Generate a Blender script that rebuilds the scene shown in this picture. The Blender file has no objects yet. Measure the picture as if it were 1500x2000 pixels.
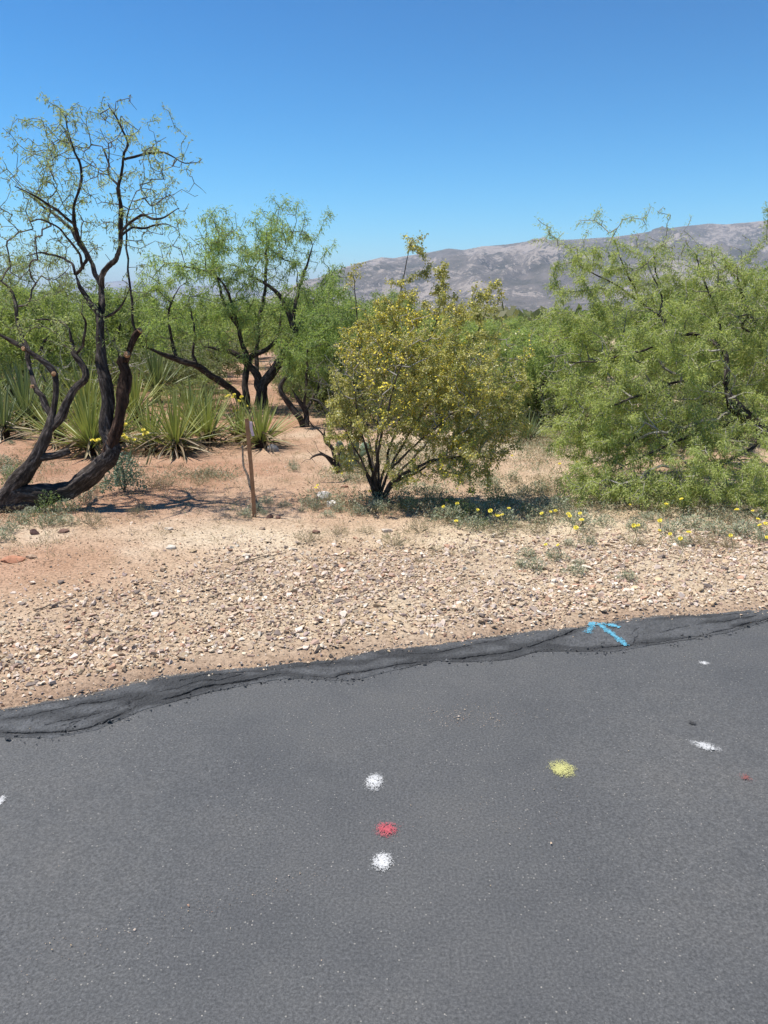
import bpy, bmesh, math, random
import numpy as np
from mathutils import Vector, Matrix

random.seed(7); rng = np.random.default_rng(7)
scene = bpy.context.scene
COL = scene.collection
R = math.radians

# ------------------------------------------------------------------ camera
CAM_H, PITCH, FPX = 1.6, R(14.5), 1502.0        # focal length in photo pixels (1500 x 2000)
cam_d = bpy.data.cameras.new('camera'); cam = bpy.data.objects.new('camera', cam_d); COL.objects.link(cam)
cam.location = (0, 0, CAM_H); cam.rotation_euler = (math.pi/2 - PITCH, 0, 0)
cam_d.sensor_fit = 'VERTICAL'; cam_d.sensor_height = 24.0; cam_d.lens = 24.0*FPX/2000.0
cam_d.clip_start = 0.05; cam_d.clip_end = 60000
scene.camera = cam

# ------------------------------------------------------------------ sky and sun
SUN_EL, SUN_AZ = R(70), math.atan2(-1.0, 0.12)      # azimuth clockwise from +Y; the sun is high on the left
sun_vec = Vector((math.sin(SUN_AZ)*math.cos(SUN_EL), math.cos(SUN_AZ)*math.cos(SUN_EL), math.sin(SUN_EL)))
world = bpy.data.worlds.new('World'); scene.world = world; world.use_nodes = True
wn = world.node_tree.nodes; wl = world.node_tree.links; wn.clear()
sky = wn.new('ShaderNodeTexSky'); sky.sky_type = 'NISHITA'; sky.sun_disc = False
sky.sun_elevation = SUN_EL; sky.sun_rotation = SUN_AZ; sky.altitude = 900
sky.air_density = 1.0; sky.dust_density = 0.25; sky.ozone_density = 2.0
hs = wn.new('ShaderNodeHueSaturation'); hs.inputs['Saturation'].default_value = 1.45; hs.inputs['Hue'].default_value = 0.474
bg = wn.new('ShaderNodeBackground'); bg.inputs['Strength'].default_value = 0.108
wo = wn.new('ShaderNodeOutputWorld')
wl.new(sky.outputs[0], hs.inputs['Color']); gm = wn.new('ShaderNodeGamma'); gm.inputs[1].default_value = 1.7
half = wn.new('ShaderNodeVectorMath'); half.operation = 'SCALE'; half.inputs[3].default_value = 0.5
wl.new(hs.outputs[0], half.inputs[0]); wl.new(half.outputs[0], gm.inputs[0]); wl.new(gm.outputs[0], bg.inputs['Color']); wl.new(bg.outputs[0], wo.inputs['Surface'])
sd = bpy.data.lights.new('sun', 'SUN'); sd.energy = 5.0; sd.angle = R(0.53); sd.color = (1.0, 0.95, 0.87)
sun = bpy.data.objects.new('sun', sd); COL.objects.link(sun)
sun.rotation_euler = (-sun_vec).to_track_quat('-Z', 'Y').to_euler()
vs = scene.view_settings
vs.view_transform = 'Standard'; vs.look = 'None'; vs.exposure = 0.6; vs.gamma = 1.0; vs.use_curve_mapping = False

# ------------------------------------------------------------------ pixel helpers (photo pixels -> real points)
CP, SP = math.cos(PITCH), math.sin(PITCH)
def ray(px, py):
    u = (px-750)/FPX; v = (1000-py)/FPX
    return np.array([u, CP+v*SP, -SP+v*CP])
def W(px, py, Y):
    d = ray(px, py); return np.array([0, 0, CAM_H]) + d*(Y/d[1])
def G(px, py, z=0.0):
    d = ray(px, py); return np.array([0, 0, CAM_H]) + d*((z-CAM_H)/d[2])

# ------------------------------------------------------------------ numpy noise
_perm = rng.permutation(512)
def _h(i, j, k): return (_perm[(_perm[(_perm[i & 511] + j) & 511] + k) & 511])/511.0
def vnoise(p):
    p = np.asarray(p, float); f = np.floor(p).astype(int); t = p-f; t = t*t*(3-2*t)
    i, j, k = f[..., 0], f[..., 1], f[..., 2]; x, y, z = t[..., 0], t[..., 1], t[..., 2]
    def L(a, b, w): return a+(b-a)*w
    return L(L(L(_h(i,j,k), _h(i+1,j,k), x), L(_h(i,j+1,k), _h(i+1,j+1,k), x), y),
             L(L(_h(i,j,k+1), _h(i+1,j,k+1), x), L(_h(i,j+1,k+1), _h(i+1,j+1,k+1), x), y), z)*2-1
def fbm(p, o=4, g=0.5):
    p = np.asarray(p, float); a = 1.0; s = 0; n = 0
    for q in range(o):
        s = s + a*vnoise(p*(2.03**q)+17.3*q); n += a; a *= g
    return s/n
def n2(x, y, sc, o=3, off=0.0):
    x = np.asarray(x, float); y = np.asarray(y, float)
    return fbm(np.stack([x*sc+off, y*sc-off, np.zeros_like(x)+off*0.37], -1), o)
def sstep(a, b, x):
    t = np.clip((np.asarray(x, float)-a)/(b-a), 0, 1); return t*t*(3-2*t)

# ------------------------------------------------------------------ mesh helpers
def mesh_np(name, V, F, col=None, smooth=False):
    V = np.ascontiguousarray(V, np.float32); F = np.ascontiguousarray(F, np.int32)
    me = bpy.data.meshes.new(name); k = F.shape[1]
    me.vertices.add(len(V)); me.vertices.foreach_set('co', V.ravel())
    me.loops.add(F.size); me.loops.foreach_set('vertex_index', F.ravel())
    me.polygons.add(len(F)); me.polygons.foreach_set('loop_start', np.arange(len(F), dtype=np.int32)*k)
    me.update(calc_edges=True); me.validate()
    me.polygons.foreach_set('use_smooth', np.full(len(me.polygons), smooth))
    if col is not None:
        a = me.color_attributes.new('Col', 'FLOAT_COLOR', 'POINT')
        c = np.ones((len(V), 4), np.float32); c[:, :3] = col; a.data.foreach_set('color', c.ravel())
    return me
def obj(name, me, m, parent=None, kind=None, label=None, cat=None, group=None, loc=None):
    o = bpy.data.objects.new(name, me); COL.objects.link(o)
    if m is not None and me is not None and not me.materials: me.materials.append(M[m] if isinstance(m, str) else m)
    if parent is not None: o.parent = parent
    if loc is not None: o.location = loc
    if kind: o['kind'] = kind
    if label: o['label'] = label
    if cat: o['category'] = cat
    if group: o['group'] = group
    return o
def thing(name, label, cat, loc=(0, 0, 0), group=None):
    o = obj(name, None, None, label=label, cat=cat, group=group); o.location = loc; return o
def copy_tree(o, parent=None):
    c = o.copy(); COL.objects.link(c); c.parent = parent
    for ch in list(o.children): copy_tree(ch, c)
    return c

# ------------------------------------------------------------------ materials
M = {}
def mat(name, rough=0.8, spec=0.3):
    m = bpy.data.materials.new(name); m.use_nodes = True; nt = m.node_tree
    b = nt.nodes['Principled BSDF']; b.inputs['Roughness'].default_value = rough
    b.inputs['Specular IOR Level'].default_value = spec
    M[name] = m; return m, nt, b
def N(nt, t, **kw):
    n = nt.nodes.new(t)
    for k, v in kw.items():
        if k in n.inputs: n.inputs[k].default_value = v
        else: setattr(n, k, v)
    return n
def noise_node(nt, scale, detail=4, rough=0.6, coord='Object'):
    tc = N(nt, 'ShaderNodeTexCoord'); n = N(nt, 'ShaderNodeTexNoise', Scale=scale, Detail=detail, Roughness=rough)
    nt.links.new(tc.outputs[coord], n.inputs['Vector']); return n
def ramp(nt, src, stops):
    r = N(nt, 'ShaderNodeValToRGB'); e = r.color_ramp.elements
    while len(e) < len(stops): e.new(0.5)
    for i, (p, c) in enumerate(stops): e[i].position = p; e[i].color = (*c, 1) if len(c) == 3 else c
    nt.links.new(src, r.inputs[0]); return r
def bump(nt, b, src, strength, dist):
    n = N(nt, 'ShaderNodeBump', Strength=strength, Distance=dist)
    nt.links.new(src, n.inputs['Height']); nt.links.new(n.outputs[0], b.inputs['Normal']); return n
def mixc(nt, a, b, fac=0.5, mode='MULTIPLY'):
    n = N(nt, 'ShaderNodeMix', data_type='RGBA', blend_type=mode)
    if isinstance(fac, float): n.inputs[0].default_value = fac
    else: nt.links.new(fac, n.inputs[0])
    for s, v in ((n.inputs[6], a), (n.inputs[7], b)):
        if isinstance(v, tuple): s.default_value = (*v, 1)
        else: nt.links.new(v, s)
    return n.outputs[2]
def attr(nt): return N(nt, 'ShaderNodeAttribute', attribute_name='Col').outputs['Color']

def plain(name, c1, c2, scale, rough=0.8, bstr=0.4, bdist=0.01, spec=0.3):
    m, nt, b = mat(name, rough, spec); n = noise_node(nt, scale)
    r = ramp(nt, n.outputs[0], [(0.3, c1), (0.7, c2)]); nt.links.new(r.outputs[0], b.inputs['Base Color'])
    bump(nt, b, n.outputs[0], bstr, bdist)
def vcol(name, rough=0.85, scale=60, lo=0.7, bstr=0.3, bdist=0.004, spec=0.25):
    m, nt, b = mat(name, rough, spec); n = noise_node(nt, scale)
    r = ramp(nt, n.outputs[0], [(0.3, (lo,)*3), (0.7, (1.15,)*3)])
    nt.links.new(mixc(nt, attr(nt), r.outputs[0], 1.0), b.inputs['Base Color']); bump(nt, b, n.outputs[0], bstr, bdist)
def leafmat(name, rough=0.5, trans=0.48, tint=(1.1, 1.15, 0.55)):
    m, nt, b = mat(name, rough, 0.3); a = attr(nt); nt.links.new(a, b.inputs['Base Color'])
    t = N(nt, 'ShaderNodeBsdfTranslucent'); nt.links.new(mixc(nt, a, tint, 1.0), t.inputs['Color'])
    mx = N(nt, 'ShaderNodeMixShader'); mx.inputs[0].default_value = trans
    out = nt.nodes['Material Output']
    nt.links.new(b.outputs[0], mx.inputs[1]); nt.links.new(t.outputs[0], mx.inputs[2]); nt.links.new(mx.outputs[0], out.inputs['Surface'])

def make_asphalt():
    m, nt, b = mat('asphalt', 0.78, 0.35)
    fine = noise_node(nt, 120, 5, 0.85); big = noise_node(nt, 1.3, 6, 0.7)
    r = ramp(nt, fine.outputs[0], [(0.33, (0.034, 0.035, 0.0365)), (0.5, (0.074, 0.076, 0.0785)), (0.67, (0.13, 0.131, 0.133))])
    rb = ramp(nt, big.outputs[0], [(0.32, (0.82, 0.83, 0.85)), (0.5, (1.0, 1.0, 1.0)), (0.7, (1.17, 1.14, 1.1))])
    wide = noise_node(nt, 0.45, 5, 0.6); rw = ramp(nt, wide.outputs[0], [(0.35, (0.88, 0.89, 0.9)), (0.65, (1.1, 1.08, 1.05))])
    c = mixc(nt, mixc(nt, r.outputs[0], rb.outputs[0], 1.0), rw.outputs[0], 1.0)
    # pale aggregate flecks of several sizes
    tc = N(nt, 'ShaderNodeTexCoord')
    for sc, th, colr in ((130, 0.14, (0.22, 0.21, 0.19)), (70, 0.07, (0.28, 0.26, 0.235))):
        v = N(nt, 'ShaderNodeTexVoronoi', Scale=sc); nt.links.new(tc.outputs['Object'], v.inputs['Vector'])
        mask = N(nt, 'ShaderNodeTexNoise', Scale=2.3, Detail=4.0); nt.links.new(tc.outputs['Object'], mask.inputs['Vector'])
        sep = N(nt, 'ShaderNodeSeparateColor'); nt.links.new(v.outputs['Color'], sep.inputs[0])
        lt = N(nt, 'ShaderNodeMath', operation='LESS_THAN'); lt.inputs[1].default_value = th*2.2; nt.links.new(v.outputs['Distance'], lt.inputs[0])
        pick = N(nt, 'ShaderNodeMath', operation='LESS_THAN'); nt.links.new(sep.outputs[0], pick.inputs[0])
        mr = N(nt, 'ShaderNodeMapRange'); nt.links.new(mask.outputs[0], mr.inputs[0])
        mr.inputs[1].default_value = 0.45; mr.inputs[2].default_value = 0.75; mr.inputs[3].default_value = 0.01; mr.inputs[4].default_value = 0.09
        nt.links.new(mr.outputs[0], pick.inputs[1])
        mu = N(nt, 'ShaderNodeMath', operation='MULTIPLY'); nt.links.new(lt.outputs[0], mu.inputs[0]); nt.links.new(pick.outputs[0], mu.inputs[1])
        c = mixc(nt, c, colr, mu.outputs[0], 'MIX')
    nt.links.new(c, b.inputs['Base Color']); bump(nt, b, fine.outputs[0], 0.35, 0.003)
make_asphalt()
vcol('asphalt_lip', 0.8, 110, 0.55, 1.0, 0.012, 0.3)
def make_soil():
    m, nt, b = mat('soil', 0.95, 0.1)
    n1 = noise_node(nt, 55, 5, 0.7); n3 = noise_node(nt, 2.2, 5, 0.65)
    r1 = ramp(nt, n1.outputs[0], [(0.32, (0.5, 0.48, 0.46)), (0.5, (1.0, 1.0, 1.0)), (0.68, (1.35, 1.34, 1.3))])
    r3 = ramp(nt, n3.outputs[0], [(0.3, (0.85, 0.8, 0.76)), (0.7, (1.12, 1.14, 1.16))])
    c = mixc(nt, mixc(nt, attr(nt), r1.outputs[0], 1.0), r3.outputs[0], 1.0)
    nt.links.new(c, b.inputs['Base Color']); bump(nt, b, n1.outputs[0], 0.8, 0.012)
make_soil()
vcol('stone', 0.85, 90, 0.75, 0.5, 0.003)
vcol('rock', 0.9, 30, 0.7, 0.7, 0.012)
def make_bark(name, c1, c2, c3):
    m, nt, b = mat(name, 0.92, 0.15)
    tc = N(nt, 'ShaderNodeAttribute', attribute_name='bk'); n = N(nt, 'ShaderNodeTexNoise', Scale=60.0, Detail=6.0, Roughness=0.7)
    nt.links.new(tc.outputs['Vector'], n.inputs['Vector']); big = noise_node(nt, 5, 3)
    r = ramp(nt, n.outputs[0], [(0.3, c1), (0.52, c2), (0.72, c3)])
    rb = ramp(nt, big.outputs[0], [(0.35, (0.7, 0.68, 0.66)), (0.65, (1.25, 1.25, 1.25))])
    nt.links.new(mixc(nt, r.outputs[0], rb.outputs[0], 1.0), b.inputs['Base Color']); bump(nt, b, n.outputs[0], 0.9, 0.012)
make_bark('bark', (0.012, 0.01, 0.009), (0.055, 0.045, 0.04), (0.21, 0.18, 0.165))
make_bark('bark_red', (0.012, 0.008, 0.007), (0.045, 0.026, 0.019), (0.13, 0.085, 0.06))
make_bark('bark_grey', (0.06, 0.053, 0.048), (0.16, 0.145, 0.13), (0.34, 0.31, 0.28))
plain('twig_bark', (0.05, 0.04, 0.034), (0.13, 0.11, 0.095), 9)
plain('twig_grey', (0.17, 0.155, 0.135), (0.36, 0.33, 0.29), 9)
plain('cut_wood', (0.2, 0.1, 0.05), (0.48, 0.3, 0.17), 55, 0.9, 0.9, 0.01)
plain('stake_wood', (0.24, 0.125, 0.065), (0.37, 0.205, 0.115), 22, 0.8, 0.3, 0.003)
plain('dry_wood', (0.1, 0.075, 0.055), (0.24, 0.19, 0.145), 40, 0.9)
plain('pale_wood', (0.3, 0.26, 0.22), (0.52, 0.47, 0.4), 40, 0.9)
plain('ribbon', (0.62, 0.42, 0.45), (0.75, 0.6, 0.62), 30, 0.5)
plain('paint_white', (0.45, 0.455, 0.46), (0.6, 0.6, 0.59), 200, 0.8, 0.3, 0.002)
plain('paint_yellow', (0.4, 0.39, 0.14), (0.5, 0.485, 0.21), 200, 0.8, 0.3, 0.002)
plain('paint_red', (0.36, 0.06, 0.075), (0.48, 0.11, 0.13), 200, 0.8, 0.3, 0.002)
plain('paint_faded_red', (0.2, 0.07, 0.06), (0.28, 0.1, 0.09), 200, 0.85, 0.3, 0.002)
plain('paint_blue', (0.07, 0.29, 0.42), (0.15, 0.4, 0.52), 60, 0.8, 0.3, 0.002)
plain('tar', (0.03, 0.03, 0.032), (0.06, 0.06, 0.06), 90, 0.8, 0.3, 0.002)
plain('petal', (0.66, 0.52, 0.03), (0.76, 0.64, 0.09), 90, 0.6, 0.1, 0.001)
plain('cactus', (0.14, 0.2, 0.13), (0.24, 0.3, 0.2), 25, 0.6, 0.2, 0.004)
leafmat('leaf'); leafmat('glossy_leaf', 0.33, 0.4); leafmat('blade', 0.45, 0.2, (1.1, 1.2, 0.6)); leafmat('grey_leaf', 0.75, 0.2, (1, 1.05, 0.8))
leafmat('straw', 0.8, 0.3, (1, 1, 0.8))
def make_mountain():
    m, nt, b = mat('mountain', 0.95, 0.05)
    n1 = noise_node(nt, 0.006, 8, 0.7); n2_ = noise_node(nt, 0.032, 8, 0.78); n3 = noise_node(nt, 0.0022, 5, 0.65)
    base = ramp(nt, n1.outputs[0], [(0.38, (0.1, 0.093, 0.075)), (0.5, (0.165, 0.143, 0.125)), (0.62, (0.23, 0.195, 0.17))])
    geo = N(nt, 'ShaderNodeNewGeometry'); sx = N(nt, 'ShaderNodeSeparateXYZ'); nt.links.new(geo.outputs['Normal'], sx.inputs[0])
    add = N(nt, 'ShaderNodeMath', operation='ADD'); nt.links.new(n2_.outputs[0], add.inputs[0])
    ml = N(nt, 'ShaderNodeMath', operation='MULTIPLY'); nt.links.new(n3.outputs[0], ml.inputs[0]); ml.inputs[1].default_value = 0.9
    nt.links.new(ml.outputs[0], add.inputs[1])
    rk = ramp(nt, add.outputs[0], [(0.99, (0, 0, 0)), (1.1, (1, 1, 1))])
    c = mixc(nt, base.outputs[0], (0.38, 0.32, 0.275), rk.outputs[0], 'MIX')
    nt.links.new(c, b.inputs['Base Color']); bump(nt, b, n2_.outputs[0], 0.8, 30.0)
make_mountain()

# ================================================================== SETTING
def curve_xy(pts):
    P = np.array([G(*p)[:2] for p in pts]); return P[np.argsort(P[:, 0])]
def yfun(P, slope=0.29):
    def f(x):
        x = np.asarray(x, float); y = np.interp(x, P[:, 0], P[:, 1])
        y = y + np.where(x < P[0, 0], (x-P[0, 0])*slope, 0) + np.where(x > P[-1, 0], (x-P[-1, 0])*slope, 0)
        return y
    return f
OUT = curve_xy([(0,1380),(90,1362),(150,1350),(270,1322),(400,1302),(520,1297),(600,1286),(660,1280),(720,1265),(850,1254),(930,1240),(1000,1230),(1080,1224),(1150,1214),(1250,1200),(1380,1191),(1500,1187)])
INN = curve_xy([(0,1440),(100,1443),(190,1426),(280,1387),(400,1355),(480,1338),(560,1325),(690,1331),(750,1314),(850,1292),(910,1294),(1000,1288),(1050,1273),(1200,1273),(1350,1249),(1420,1236),(1500,1213)])
y_out0, y_in = yfun(OUT), yfun(INN)
def y_out(x): return y_out0(x) + 0.022*n2(x, np.zeros_like(np.asarray(x, float)), 7.0, 5, 5.0) + 0.01*n2(x, np.zeros_like(np.asarray(x, float)), 38.0, 3, 7.0)
GRAV = curve_xy([(-300,1270),(0,1205),(150,1165),(270,1135),(400,1105),(560,1100),(760,1085),(900,1090),(1040,1060),(1250,1045),(1500,1030),(1800,1030)])
y_grav = yfun(GRAV)

def ground_z(x, y):
    x = np.asarray(x, float); y = np.asarray(y, float)
    d = y-y_out0(x); far = np.hypot(x, y)
    z = 0.014*n2(x, y, 1.6, 3) + 0.05*n2(x, y, 0.35, 2, 3.0)*sstep(0.6, 2.5, d)
    z += 0.22*n2(x, y, 0.07, 3, 9.0)*sstep(12, 40, far) + 1.2*n2(x, y, 0.012, 3, 4.0)*sstep(80, 400, far)
    z -= 0.35*sstep(16, 40, far)+1.1*sstep(60, 500, far)
    z -= 0.012
    z = np.where(d < 0, -0.09, z)
    z = np.where((d >= 0) & (d < 0.12), -0.045+(z+0.045)*(d/0.12), z)
    return z
def soil_col(x, y):
    tan = np.array([0.5, 0.415, 0.3]); orange = np.array([0.34, 0.205, 0.135]); pale = np.array([0.56, 0.485, 0.37]); brown = np.array([0.2, 0.14, 0.1])
    w = np.clip(0.1+0.8*n2(x, y, 0.6, 4, 2.0) - 0.2*np.clip(x-0.2, -3, 1.5) + 0.55*sstep(5.3, 6.6, y+0.25*n2(x, y, 1.2, 3, 22.)), 0, 1)[..., None]
    c = tan*(1-w)+orange*w
    p = (sstep(0.1, 0.6, n2(x, y, 1.1, 4, 11.0))*(1-.6*sstep(5.5, 7, y)))[..., None]*0.6; c = c*(1-p)+pale*p
    d = (y-y_out0(x)); gb_ = (1-sstep(-.3, .4, y-y_grav(x)+.3*n2(x, y, 1.2, 3, 4.)))[..., None]*0.35; c = c*(1-gb_)+np.array([.3, .22, .155])*gb_
    e = (1-sstep(0.0, 0.35, d+0.12*n2(x, y, 3, 3)))[..., None]*0.75; c = c*(1-e)+brown*1.5*e
    f = sstep(120, 900, np.hypot(x, y))[..., None]; c = c*(1-f)+np.array([0.3, 0.24, 0.17])*f
    return c
def geo_steps(a, first, ratio, lim):
    o = []; s = first; v = a
    while v < lim: v += s; s *= ratio; o.append(v)
    return o
xs = np.arange(-5.5, 5.51, 0.05); g_ = geo_steps(5.5, 0.08, 1.17, 14000); xs = np.array([-v for v in g_[::-1]]+list(xs)+g_)
ys = np.arange(2.0, 9.0, 0.04); g_ = geo_steps(9.0, 0.06, 1.12, 14000); gb = geo_steps(-2.0, 0.2, 1.4, 60); ys = np.array([-v for v in gb[::-1]]+list(ys)+g_)
X, Yg = np.meshgrid(xs, ys); Z = ground_z(X, Yg)
nx, ny = len(xs), len(ys)
idx = np.arange(nx*ny).reshape(ny, nx)
def gridF(idx): return np.stack([idx[:-1, :-1], idx[:-1, 1:], idx[1:, 1:], idx[1:, :-1]], -1).reshape(-1, 4)
ground = obj('ground', mesh_np('ground', np.stack([X, Yg, Z], -1).reshape(-1, 3), gridF(idx), soil_col(X, Yg).reshape(-1, 3), True), 'soil', kind='structure')

# ---- road with a crumbling, cracked sealed edge
xr = np.concatenate([np.arange(-14, -3, 0.25), np.arange(-3, 4, 0.04), np.arange(4, 14.1, 0.25)])
tr = np.linspace(0, 1, 60)
XR = np.repeat(xr[None], 60, 0); YR = -6+(y_in(xr)[None]+0.03+6)*tr[:, None]
ZR = 0.006*n2(XR, YR, 0.9, 2)*(1-sstep(0.9, 1, tr))[:, None]-0.001*tr[:, None]
iR = np.arange(XR.size).reshape(XR.shape)
road = obj('road', mesh_np('road', np.stack([XR, YR, ZR], -1).reshape(-1, 3), gridF(iR), None, True), 'asphalt', kind='structure')

cracks = [
 ([(0,1427),(60,1433),(133,1429),(200,1413),(240,1393),(277,1377),(317,1367),(383,1350),(417,1337),(500,1328)], 1.0),
 ([(0,1410),(67,1397),(133,1380),(200,1371),(300,1352)], 0.6), ([(20,1388),(110,1372),(190,1352)], 0.4),
 ([(90,1418),(160,1404),(230,1382),(310,1352),(390,1334),(470,1318)], 0.5),
 ([(450,1333),(517,1323),(560,1315),(583,1322),(650,1325),(690,1315),(767,1302),(817,1295),(867,1290),(910,1289)], 0.85),
 ([(350,1330),(430,1316),(520,1312),(600,1300),(680,1292)], 0.4), ([(700,1296),(780,1280),(850,1276),(920,1262),(990,1250)], 0.5),
 ([(900,1288),(980,1276),(1040,1262),(1072,1252),(1108,1238),(1144,1224),(1190,1210)], 1.0),
 ([(1060,1262),(1140,1270),(1220,1262),(1300,1254),(1380,1242),(1432,1228),(1468,1216),(1510,1209)], 0.9),
 ([(880,1250),(960,1246),(1010,1234)], 0.5), ([(1180,1222),(1250,1214),(1320,1206),(1400,1204),(1490,1196)], 0.5),
 ([(1240,1222),(1250,1240),(1235,1262)], 0.4), ([(1290,1236),(1350,1222),(1420,1214),(1480,1202)], 0.5), ([(640,1302),(655,1285),(700,1276)], 0.4)]
def crack_depth(x, y):
    best = np.zeros_like(x); soft = np.zeros_like(x)
    wx = x+0.022*n2(x, y, 11, 4, 1.0); wy = y+0.022*n2(x, y, 11, 4, 8.0)
    for pts, w in cracks:
        P = np.array([G(*p)[:2] for p in pts]); dm = np.full(x.shape, 9.0)
        for a, b in zip(P[:-1], P[1:]):
            ab = b-a; t = np.clip(((wx-a[0])*ab[0]+(wy-a[1])*ab[1])/(ab@ab), 0, 1)
            dm = np.minimum(dm, np.hypot(wx-a[0]-t*ab[0], wy-a[1]-t*ab[1]))
        wid = 0.0048*w*(0.55+0.9*np.clip(0.5+n2(x, y, 6, 2, 3.0), 0, 1))
        brk = sstep(-.35, .15, n2(x, y, 5.0, 3, 33.+3*w+pts[0][0]*.01)); best = np.maximum(best, brk*w*(1-sstep(wid*0.4, wid*1.2, dm))); soft = np.maximum(soft, w*(1-sstep(0.0, 0.05, dm)))
    return best, soft
def cell_edges(x, y, sx, sy, off):
    u = x/sx+0.35*n2(x, y, 6, 3, off); v = (y-0.29*x)/sy+0.35*n2(x, y, 6, 3, off+4); iu, iv = np.floor(u).astype(int), np.floor(v).astype(int); f1 = np.full(x.shape, 9.0); f2 = f1.copy()
    for a in (-1, 0, 1):
        for b in (-1, 0, 1):
            du = iu+a+_h(iu+a, iv+b, np.full_like(iu, 3))-u; dv = iv+b+_h(iu+a, iv+b, np.full_like(iu, 77))-v; d = np.hypot(du*sx, dv*sy)
            f2 = np.minimum(f2, np.maximum(f1, d)); f1 = np.minimum(f1, d)
    return f2-f1
xl = np.concatenate([np.arange(-8, -1.95, 0.06), np.arange(-1.95, 2.5, 0.0062), np.arange(2.5, 9, 0.06)])
tl = np.concatenate([np.linspace(0, 1, 84), [1.0, 1.0]])
XL = np.repeat(xl[None], len(tl), 0); yi, yo = y_in(xl), y_out(xl)
yi = yi + 0.006*n2(xl, xl*0, 18, 3, 2.0)
YL = yi[None]+(yo-yi)[None]*tl[:, None]
def lip_surface(x, y, t=None):
    bulge = 0.003+0.003*n2(x, y, 4.0, 3, 6.0)+0.003*n2(x, y, 22, 3, 1.0)+0.0035*n2(x, y, 60, 2, 2.0)
    yi_, yo_ = y_in(x), y_out(x); t = (y-yi_)/np.maximum(yo_-yi_, 1e-3)
    z = bulge*sstep(-0.02, 0.25, t)+0.002 - 0.022*sstep(0.75, 1.0, t)
    return z
cd, cs = crack_depth(XL, YL)
ce = np.maximum((1-sstep(.0008, .0038, cell_edges(XL, YL, .3, .1, 1.)))*sstep(.1, .4, n2(XL, YL, 3.2, 3, 50.)), .5*(1-sstep(.0005, .003, cell_edges(XL, YL, .12, .05, 7.)))*sstep(.2, .5, n2(XL, YL, 4.0, 3, 60.)))
cd = np.maximum(cd, .6*ce)
ZL = lip_surface(XL, YL) - 0.013*cd - 0.0012*cs
ZL[0] -= 0.004; ZL[-2] -= 0.02; ZL[-1] -= 0.09; YL[-2] += 0.008; YL[-1] += 0.012
tone = 0.108+0.02*n2(XL, YL, 5.0, 4, 3.0)+0.04*n2(XL, YL, 32, 5, 4.0)
tarry = sstep(0.0, 0.5, n2(XL*0.35, YL, 7.0, 4, 21.0)+0.55*cs)
tone = tone*(1-0.5*tarry)*(1-0.75*cd)
dust = sstep(0.88, 1.0, np.repeat(np.clip(tl, 0, 1)[:, None], len(xl), 1)+0.07*n2(XL, YL, 12, 3, 13.0))
lc = tone[..., None]*np.array([0.98, 1.0, 1.03]); lc = lc*(1-0.55*dust[..., None])+np.array([0.22, 0.17, 0.125])*0.55*dust[..., None]
iL = np.arange(XL.size).reshape(XL.shape)
lip = obj('road_edge', mesh_np('road_edge', np.stack([XL, YL, ZL], -1).reshape(-1, 3), gridF(iL), lc.reshape(-1, 3), False), 'asphalt_lip', road,
          label='dark cracked strip of crumbling asphalt along the gravel')

# ---- mountains
def mountain(name, prof, dist, depth, nxm, nym, rough, seedo):
    pts = np.array([(W(px, py, dist)[0], W(px, py, dist)[2]) for px, py in prof])
    xm = np.linspace(pts[0, 0], pts[-1, 0], nxm); yv = np.linspace(0, 1, nym)
    Xm, T = np.meshgrid(xm, yv); crest = np.interp(xm, pts[:, 0], pts[:, 1])[None]
    Ym = dist-depth*0.62+depth*T
    rise = np.where(T < 0.62, (T/0.62)**1.25, 1-((T-0.62)/0.38)**1.5*0.9)
    rid = 1-np.abs(fbm(np.stack([Xm/650+seedo, Ym/800, Xm*0+2], -1), 5))*1.9
    sp = fbm(np.stack([Xm/230, Ym/260+seedo, Xm*0], -1), 5)
    bell = np.clip(4*rise*(1-rise), 0, 1)
    Zm = crest*rise + crest*rough*(bell*(rid-0.55)*0.9+0.22*sp*np.clip(rise*2, 0, 1)*(0.12+bell)) - 6
    Xw = Xm*(Ym/dist)**0.0
    i = np.arange(Xm.size).reshape(Xm.shape)
    return obj(name, mesh_np(name, np.stack([Xw, Ym, Zm], -1).reshape(-1, 3), gridF(i), None, True), 'mountain', kind='structure')
mountain('mountain', [(430,612),(520,592),(600,560),(660,528),(700,513),(745,501),(768,503),(800,497),(850,489),(875,484),(905,487),(940,480),(1000,474),(1080,467),(1160,463),(1200,460),(1290,447),(1350,439),(1385,435),(1420,436),(1460,431),(1500,426),(1600,410),(1800,395),(2100,400),(2500,450)], 5200, 4200, 380, 150, 0.58, 3.0)
mountain('far_mountain', [(-900,590),(-300,560),(0,572),(120,565),(180,556),(215,549),(245,546),(275,552),(330,560),(420,556),(500,566),(600,585),(700,612)], 16000, 6000, 160, 60, 0.3, 8.0)

# ================================================================== STONES
def hull_variants(n, pts, flat, seed):
    r = random.Random(seed); out = []
    for i in range(n):
        bm = bmesh.new()
        for k in range(pts):
            v = Vector((r.gauss(0, 1), r.gauss(0, 1), r.gauss(0, 1))).normalized()*r.uniform(0.75, 1.1)
            bm.verts.new((v.x*r.uniform(0.8, 1.1), v.y*r.uniform(0.65, 0.85), v.z*flat))
        h = bmesh.ops.convex_hull(bm, input=bm.verts)
        bmesh.ops.delete(bm, geom=[g for g in h['geom_interior'] if isinstance(g, bmesh.types.BMVert)], context='VERTS')
        bmesh.ops.triangulate(bm, faces=bm.faces); bm.verts.index_update()
        out.append((np.array([v.co[:] for v in bm.verts]), np.array([[q.index for q in f.verts] for f in bm.faces]))); bm.free()
    return out
HULL = hull_variants(16, 9, 0.48, 3); HULL_S = hull_variants(12, 6, 0.5, 5)
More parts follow.
